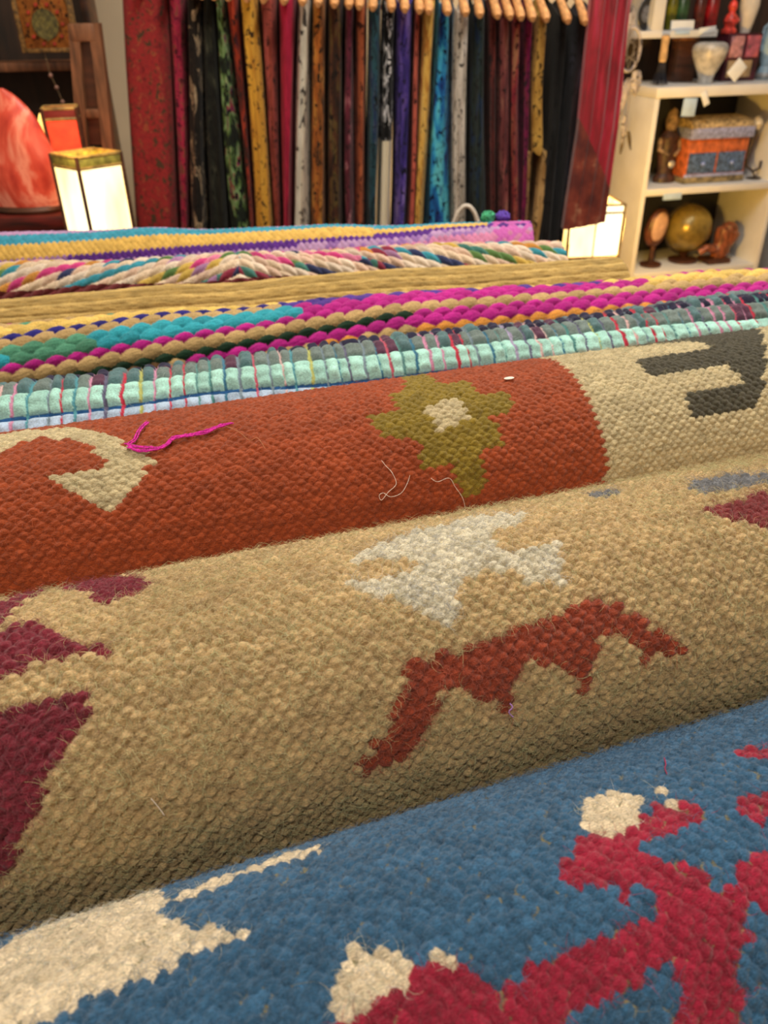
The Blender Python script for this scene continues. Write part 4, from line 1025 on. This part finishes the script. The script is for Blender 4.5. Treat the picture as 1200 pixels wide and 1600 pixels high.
o = room(MB().lathe([(a * r, b * h) for a, b in prof], 32).build('ceramic_vase', mat('grey_glaze', (176, 174, 170), .35, var=.14, scale=40)), on(1100, 135, .09, zT)); tag(o, 'pale grey vase with broad shoulders on top of the bookcase', 'vase')
# maroon cabinet with two pink doors over a tan drawer
d_ = .15; w = sz(1126, 1178, 90, d_); h = hz(1150, 57, 131, d_)
t = room(thing('trinket_cabinet', 'small maroon cabinet with two pink doors standing on the bookcase', 'cabinet'), on(1152, 131, d_, zT))
mar = mat('maroon_lacquer', (66, 20, 34), .45, var=.3)
MB().box((-w / 2, 0, 0), (w / 2, .09, h), .004).build('body', mar, t)
for k, c in ((-1, (170, 120, 124)), (1, (190, 96, 104))):
    dd = MB().box((k * w * .24 - w * .19, -.007, h * .50), (k * w * .24 + w * .19, 0.001, h * .95), .003).build('door', mat('pink_panel_%d' % k, c, .6, var=.2, scale=60), t)
    MB().lathe([(.002, 0), (.004, .003), (.003, .006)], 10, M=Matrix.Translation((k * w * .24 - k * w * .12, -.007, h * .72)) @ Matrix.Rotation(PI / 2, 4, 'X')).build('knob', steel, dd)
MB().box((-w * .42, -.007, h * .08), (w * .30, .001, h * .44), .003).build('drawer', mat('tan_panel', (176, 144, 100), .6, var=.15, scale=40), t)
s_ = sz(1128, 1164, 118, .012) * .66
o = room(MB().box((-s_ / 2, -.001, -s_ / 2), (s_ / 2, .001, s_ / 2), .0004, M=Matrix.Translation((0, 0, s_ * .72)) @ Matrix.Rotation(math.radians(40), 4, 'Y') @ Matrix.Scale(.8, 4, (1, 0, 0))).build('price_card', card), on(1146, 138, .012, zT)); tag(o, 'white price card turned on its corner at the bookcase front edge', 'card')
# red figurine and cream cone on the maroon cabinet
zC = zT + h; r = sz(1128, 1148, 40, d_ + .04) / 2; hh = hz(1138, 4, 57, d_ + .04)
t = room(thing('red_figurine', 'red carved figurine standing on the small maroon cabinet', 'figurine'), on(1137, 57, d_ + .04, zC))
redc = mat('red_resin', (196, 62, 52), .35, var=.3, scale=50)
MB().lathe([(r, 0), (r * 1.05, hh * .08), (r * .7, hh * .2), (r * .95, hh * .36), (r * .85, hh * .5), (r * .45, hh * .6), (r * .4, hh * .64)], 22).build('robe', redc, t)
MB().lathe([(r * .3, hh * .62), (r * .55, hh * .7), (r * .6, hh * .8), (r * .45, hh * .92), (r * .1, hh)], 20).build('head', redc, t)
for sgn in (-1, 1): MB().tube([(sgn * r * .6, 0, hh * .52), (sgn * r * 1.0, -r * .4, hh * .38), (sgn * r * .3, -r * 1.0, hh * .34)], r * .2, 10).build('arm', redc, t)
r = sz(1148, 1172, 40, d_ + .05) / 2
o = room(MB().lathe([(r * .55, 0), (r * .62, hh * .1), (r * .95, hh * .55), (r * 1.1, hh * .8), (r * 1.05, hh * 1.05), (r * .9, hh * 1.05), (r * .4, hh * .2)], 28).build('cream_shade', mat('cream_ceramic', (206, 200, 190), .5, var=.05)), on(1162, 57, d_ + .05, zC)); tag(o, 'cream flared beaker standing beside the red figurine', 'beaker')
# pale blue jug right
r = sz(1176, 1200, 80, .2) / 2; h2 = hz(1188, 28, 131, .2)
t = room(thing('blue_jug', 'pale blue jug with grey foot at the right edge of the bookcase top', 'jug'), on(1192, 131, .2, zT))
bl = mat('pale_blue_glaze', (150, 178, 196), .35, var=.12, scale=30)
MB().lathe([(r * .9, 0), (r * 1.0, h2 * .1), (r * .7, h2 * .2), (r * .95, h2 * .32), (r * 1.1, h2 * .5), (r * 1.0, h2 * .7), (r * .7, h2 * .85), (r * .8, h2), (r * .7, h2), (r * .6, h2 * .85)], 28).build('body', bl, t)
MB().tube([(-r * .7, 0, h2 * .85), (-r * 1.25, 0, h2 * .78), (-r * 1.4, 0, h2 * .58), (-r * 1.05, 0, h2 * .42)], .005, 8).build('handle', bl, t)
MB().lathe([(r * 1.02, h2 * .02), (r * 1.12, h2 * .06), (r * 1.02, h2 * .1)], 24).build('foot_ring', mat('grey_glaze2', (150, 150, 150), .4), t)

# price cards hanging at the board edges
o = room(MB().box((-.028, -.002, -.062), (.028, 0, 0), .0005, M=Matrix.Rotation(.03, 4, 'Y')).build('price_card', blue_card), sp_(1079, 155, -.004) + Vector((0, -.001, .004))); tag(o, 'pale blue card hanging from the top board above the chest', 'card')
o = room(MB().box((-.012, -.003, -.05), (.012, -.001, .0), .0005, M=Matrix.Rotation(-.5, 4, 'Y')).build('price_card', card), sp_(1098, 144, -.006) + Vector((0, -.002, .0))); tag(o, 'slanting white slip stuck on the front of the bookcase top', 'card')
o = room(MB().box((-.04, -.002, -.024), (.04, 0, .0), .0005).build('price_card', blue_card), sp_(1051, 302, .002) + Vector((0, -.001, .0))); tag(o, 'pale blue label hanging under the middle shelf board', 'card')

# upper compartment: statue, domed chest, iron candle holder
stone = mat('weathered_stone', (112, 92, 70), .7, var=.5, scale=45)
h = hz(1044, 178, 292, .14); r = sz(1030, 1062, 230, .14) / 2
t = room(thing('carved_statue', 'dark carved statue left of the domed chest', 'statue'), on(1035, 290, .14, FLOOR1))
MB().lathe([(r, 0), (r * 1.02, h * .06), (r * .7, h * .12), (r * .85, h * .3), (r * .95, h * .42), (r * .8, h * .56), (r * .95, h * .62), (r * .4, h * .72)], 24, sy=.75).build('torso', mat('dark_carving', (52, 32, 26), .5, var=.5, scale=40), t)
MB().lathe([(r * .35, h * .68), (r * .52, h * .76), (r * .55, h * .84), (r * .42, h * .92), (r * .28, h * .97), (r * .05, h)], 22).build('head', stone, t)
for sgn in (-1, 1): MB().tube([(sgn * r * .85, 0, h * .6), (sgn * r * .98, -r * .2, h * .45), (sgn * r * .3, -r * .75, h * .38)], [r * .22, r * .2, r * .16], 10).build('arm', stone, t)
MB().lathe([(r * .1, 0), (r * .32, .004), (r * .1, .010)], 16, M=Matrix.Translation((r * .1, -r * .72, h * .26)) @ Matrix.Rotation(PI / 2, 4, 'X')).build('medallion', mat('pale_metal', (170, 168, 160), .4, .5, .2), t)

d_ = .07; w = sz(1060, 1152, 240, d_); hb_ = hz(1115, 213, 288, d_); zc0 = hz(1115, 187, 288, d_)
t = room(thing('domed_chest', 'small wooden chest with domed lid and two blue and orange drawers', 'chest'), on(1112, 288, d_, FLOOR1))
chw = mat('chest_wood', (74, 40, 26), .45, var=.35, scale=20); cho = mat('chest_orange', (176, 92, 50), .5, var=.25, scale=40); chb = mat('chest_blue', (66, 86, 120), .5, var=.45, scale=110); chs = mat('chest_silver', (150, 156, 196), .45, .2, .2, 80)
MB().box((-w / 2, .0, .02), (w / 2, .14, hb_ * .90), .003).build('body', cho, t)
MB().box((-w / 2 - .006, -.008, 0), (w / 2 + .004, .148, .022), .003).build('base', mat('chest_base', (110, 100, 76), .5, var=.4, scale=60), t)
MB().box((-w / 2 - .004, -.006, .022), (w / 2, .0, .034), .002).build('front_strip', chs, t)
for k in (0, 1):
    xa_ = -w / 2 + .006 + k * (w / 2 - .002)
    dd = MB().box((xa_, -.006, .036), (xa_ + w / 2 - .012, .002, hb_ * .62), .003).build('drawer', chb, t)
    xm = xa_ + w / 4 - .006
    MB().lathe([(.003, 0), (.008, .006), (.009, .012), (.004, .017)], 14, M=Matrix.Translation((xm, -.005, hb_ * .40)) @ Matrix.Rotation(PI / 2, 4, 'X')).build('knob', mat('blue_knob', (110, 130, 190), .3), dd)
MB().box((-w / 2 - .004, -.012, hb_ * .90), (w / 2 + .010, .152, hb_ * 1.12), .004).build('rim', chs, t)
vs = []; fs = []; n = 14; z0 = hb_ * 1.12; hd = zc0 - z0
for x, ins in ((-w / 2 - .004, 0), (-w / 2 + .03, 1), (w / 2 - .03, 1), (w / 2 + .004, 0)):
    for i in range(n + 1):
        a = PI * i / n; vs.append((x, .07 - .078 * math.cos(a), z0 + hd * math.sin(a) ** .8 * (1 if ins else .8)))
for j in range(3):
    for i in range(n): fs.append((j * (n + 1) + i, (j + 1) * (n + 1) + i, (j + 1) * (n + 1) + i + 1, j * (n + 1) + i + 1))
    fs.append((j * (n + 1), j * (n + 1) + n, (j + 1) * (n + 1) + n, (j + 1) * (n + 1)))
fs.append(tuple(range(n + 1))); fs.append(tuple(3 * (n + 1) + i for i in range(n + 1))[::-1])
MB().add(vs, fs).build('domed_lid', mat('chest_lid', (150, 132, 100), .5, var=.4, scale=70), t)

t = room(thing('candle_holder', 'curled dark iron candle holder with a pale ball right of the chest', 'candle holder'), on(1176, 285, .09, FLOOR1))
iron = mat('dark_iron', (64, 54, 44), .5, .3, .2)
q = lambda px, py: (sp_(px, py, .09).x - sp_(1176, 285, .09).x, 0, max(.004, sp_(px, py, .09).z - FLOOR1))
MB().tube([q(1189, 252), q(1186, 264), q(1176, 268), q(1166, 260), q(1166, 246), q(1172, 232), q(1178, 215), q(1181, 204)], .0052, 10).build('scroll', iron, t)
MB().tube([q(1176, 268), q(1176, 292)], .004, 8).build('stem', iron, t)
MB().lathe([(.028, 0), (.03, .003), (.008, .006)], 20).build('foot', iron, t)
cq = q(1183, 193); r = .026
MB().lathe([(.004, -r), (r * .7, -r * .7), (r, 0), (r * .7, r * .7), (.004, r)], 20, c=cq, sx=.8).build('ball', mat('pearl', (190, 180, 160), .25, var=.15), t)

# lower compartment: globe, oval plaque, carvings
r = sz(1034, 1098, 358, .13) / 2; zg = sp_(1067, 357, .13).z
t = room(thing('brass_globe', 'olive gold globe on a dark stand in the lower compartment', 'globe'), on(1067, 400, .13, FLOOR2))
MB().lathe([(r * .06 if i in (0, 18) else r * math.sin(PI * i / 18), zg - FLOOR2 - r * math.cos(PI * i / 18)) for i in range(19)], 36).build('ball', mat('olive_gold', (136, 116, 56), .3, .35, .25, 18), t)
MB().tube([(r * 1.06 * math.cos(a), 0, zg - FLOOR2 + r * 1.06 * math.sin(a)) for a in [PI * .55 + i * PI * .95 / 16 for i in range(17)]], .004, 8).build('meridian_arm', iron, t)
zb_ = zg - FLOOR2 - r
MB().lathe([(.06, 0), (.062, .01), (.02, .02), (.014, zb_ * .5), (.022, zb_ - .004), (.01, zb_ + .004)], 24).build('stand', dkw, t)
h = hz(1020, 330, 440, .07); w = sz(1006, 1036, 360, .07) / 2
p = on(1018, 400, .10, FLOOR2); hh = sp_(1020, 328, .10).z - FLOOR2
t = room(thing('wooden_mask', 'brown oval wooden mask with a pale pink face, left of the globe', 'mask'), p)
mc = hh - .075
Mx = Matrix.Translation((.004, 0, mc)) @ Matrix.Rotation(math.radians(12), 4, 'Y')
MB().lathe([(w * 1.15 * math.sin(PI * i / 14) + .001, .078 * -math.cos(PI * i / 14)) for i in range(15)], 26, sy=.5, M=Mx).build('rim', mat('mask_wood', (84, 46, 28), .4, var=.3), t)
MB().lathe([(w * .8 * math.sin(PI * i / 14) + .001, .06 * -math.cos(PI * i / 14)) for i in range(15)], 26, sy=.5, M=Mx @ Matrix.Translation((0, -.013, .006))).build('face', mat('pale_face', (196, 158, 132), .5, var=.12), t)
MB().lathe([(.045, 0), (.046, .01), (.012, .02), (.010, mc - .06)], 20).build('stand', dkw, t)
p = on(1118, 400, .08, FLOOR2); hh = sp_(1128, 345, .08).z - FLOOR2
t = room(thing('carved_figure', 'reddish brown carved wooden figure leaning right of the globe', 'carving'), p)
br = mat('reddish_carving', (116, 66, 44), .35, var=.35, scale=25, stretch=(3, 3, 1))
rr = .052
Mx = Matrix.Rotation(math.radians(17), 4, 'Y')
MB().lathe([(rr * .55, -.004), (rr * .9, .03), (rr * .75, hh * .3), (rr * 1.02, hh * .5), (rr * 1.05, hh * .66), (rr * .5, hh * .78)], 26, sy=.75, M=Mx @ Matrix.Translation((0, 0, .02))).build('body', br, t)
MB().lathe([(rr * .4, hh * .74), (rr * .68, hh * .82), (rr * .66, hh * .9), (rr * .35, hh * .98), (.003, hh)], 24, M=Mx).build('head', br, t)
MB().tube([(-rr * .6, -rr * .4, hh * .35), (-rr * 1.5, -rr * .7, hh * .42), (-rr * 1.9, -rr * .5, hh * .30)], [rr * .35, rr * .3, rr * .28], 12).build('arm', br, t)
MB().box((-.06, -.045, 0), (.05, .045, .02), .006).build('base', dkw, t)
p = on(1010, 440, .05, FLOOR2)

# dreamcatcher hanging at the left of the bookcase
dp = sp_(992, 5, -.03)
t = room(thing('dreamcatcher', 'grey and white dreamcatcher with feathers hanging left of the bookcase', 'dreamcatcher'), Vector((dp.x, dp.y, 0)))
q = lambda px, py, dy=0: (sp_(px, py, -.03).x - dp.x, dy, sp_(px, py, -.03).z)
cord = mat('grey_cord', (130, 124, 120), .8, var=.2); fea = cloth('m_feather', [(.35, (120, 116, 122)), (.65, (190, 184, 186))], (60, 60, 20), seed=8); fead = cloth('m_featherdark', [(.4, (50, 44, 36)), (.6, (96, 84, 60))], (60, 60, 20), seed=9)
MB().tube([q(990, -60), q(988, 45)], .0016, 6).build('cord', cord, t)
cx_, _, cz_ = q(985, 78); R0 = .05
ring = [(cx_ + R0 * .75 * math.cos(a), 0, cz_ + R0 * 1.35 * math.sin(a)) for a in [i * 2 * PI / 28 for i in range(29)]]
MB().tube(ring, .0055, 8).build('hoop', fea, t)
net = MB()
for k in range(8): net.tube([ring[int(k * 3.5)], ring[int((k * 3.5 + 11)) % 28]], .0009, 5)
net.build('net', cord, t)
def feather(x, z, L, w, tilt, m, name='feather'):
    vs = []; n = 12
    for i in range(n + 1):
        k = i / n; ww = w * math.sin(PI * min(1, .08 + .92 * k) ** .8) ** .8 + .001
        xx = x + tilt * k; zz = z - L * k
        vs += [(xx - ww, -.003 + .006 * (i % 2), zz), (xx, -.008, zz), (xx + ww, -.003 + .006 * ((i + 1) % 2), zz), (xx, .003, zz)]
    fs = []
    for i in range(n):
        a = i * 4
        for k in range(4): fs.append((a + k, a + (k + 1) % 4, a + 4 + (k + 1) % 4, a + 4 + k))
    fs.append((0, 3, 2, 1)); e = 4 * n; fs.append((e, e + 1, e + 2, e + 3))
    return MB().add(vs, fs).build(name, m, t)
for (px, py, L, w, tl, m) in ((986, 10, .13, .022, .0, fea), (978, 28, .10, .014, -.008, fea), (996, 110, .085, .020, .002, fea), (983, 122, .09, .014, -.01, fea), (975, 135, .12, .011, -.004, fea), (977, 180, .11, .010, .004, fea), (982, 205, .065, .007, .018, fead), (974, 218, .05, .006, -.006, fead)):
    x, _, z = q(px, py); feather(x, z, L, w, tl, m)
MB().tube([q(988, 108), q(986, 140), q(980, 180), q(978, 215)], .0014, 6).build('cord', cord, t)
MB().tube([(q(990, -60)[0], 0, q(990, -60)[2]), (q(990, -60)[0], .1, q(990, -60)[2] + .02), (q(990, -60)[0] + .01, .17, q(990, -60)[2] + .02)], .003, 8).build('hook', steel, t)

# ------------------------------------------------------------------ light
def area(name, loc, size, energy, c, rot=(0, 0, 0), sy=None):
    L = bpy.data.lights.new(name, 'AREA'); L.energy = energy; L.color = c; L.size = size
    if sy: L.shape = 'RECTANGLE'; L.size_y = sy
    o = bpy.data.objects.new(name, L); col.objects.link(o); o.location = loc; o.rotation_euler = rot; return o
def point(name, loc, energy, c, r=.04):
    L = bpy.data.lights.new(name, 'POINT'); L.energy = energy; L.color = c; L.shadow_soft_size = r
    o = bpy.data.objects.new(name, L); col.objects.link(o); o.location = loc; return o
area('ceiling_light_main', (.35, 1.25, 2.66), .5, 36, (1, .93, .80), sy=.9)
area('ceiling_light_far', (1.2, 2.15, 2.66), .4, 14, (.86, .93, 1.0), sy=.5)
area('ceiling_light_left', (-.8, 1.4, 2.66), .4, 8, (1, .86, .68), sy=.4)
area('ceiling_light_near', (-.1, -.6, 2.66), .6, 18, (1, .93, .82), sy=.6)
point('lamp_glow_cream', LP + Vector((0.0, -.1, .26)), .6, (1, .75, .4))
point('lantern_fill_right', RL + Vector((.20, .10, .05)), 32, (1, .54, .08), .03)  # added point light outside the lantern, boosts its glow on the bookcase side
point('lamp_glow_salt', SP + Vector((.12, -.08, .28)), .25, (1, .4, .2))
w = bpy.data.worlds.new('world'); bpy.context.scene.world = w; w.use_nodes = True
w.node_tree.nodes['Background'].inputs[0].default_value = (1, .95, .88, 1); w.node_tree.nodes['Background'].inputs[1].default_value = .14

# ------------------------------------------------------------------ camera
cd = bpy.data.cameras.new('camera'); cam = bpy.data.objects.new('camera', cd); col.objects.link(cam)
cd.sensor_fit = 'VERTICAL'; cd.sensor_height = 36.0; cd.lens = F_PX / 1600 * 36.0; cd.clip_start = .01
cam.matrix_world = Matrix(((RIGHT.x, UP.x, -FWD.x, CAM.x), (RIGHT.y, UP.y, -FWD.y, CAM.y), (RIGHT.z, UP.z, -FWD.z, CAM.z), (0, 0, 0, 1)))
cd.dof.use_dof = True; cd.dof.focus_distance = .44; cd.dof.aperture_fstop = 12.5
bpy.context.scene.camera = cam
sc = bpy.context.scene
sc.view_settings.view_transform = 'Standard'; sc.view_settings.look = 'None'; sc.view_settings.exposure = 0.0
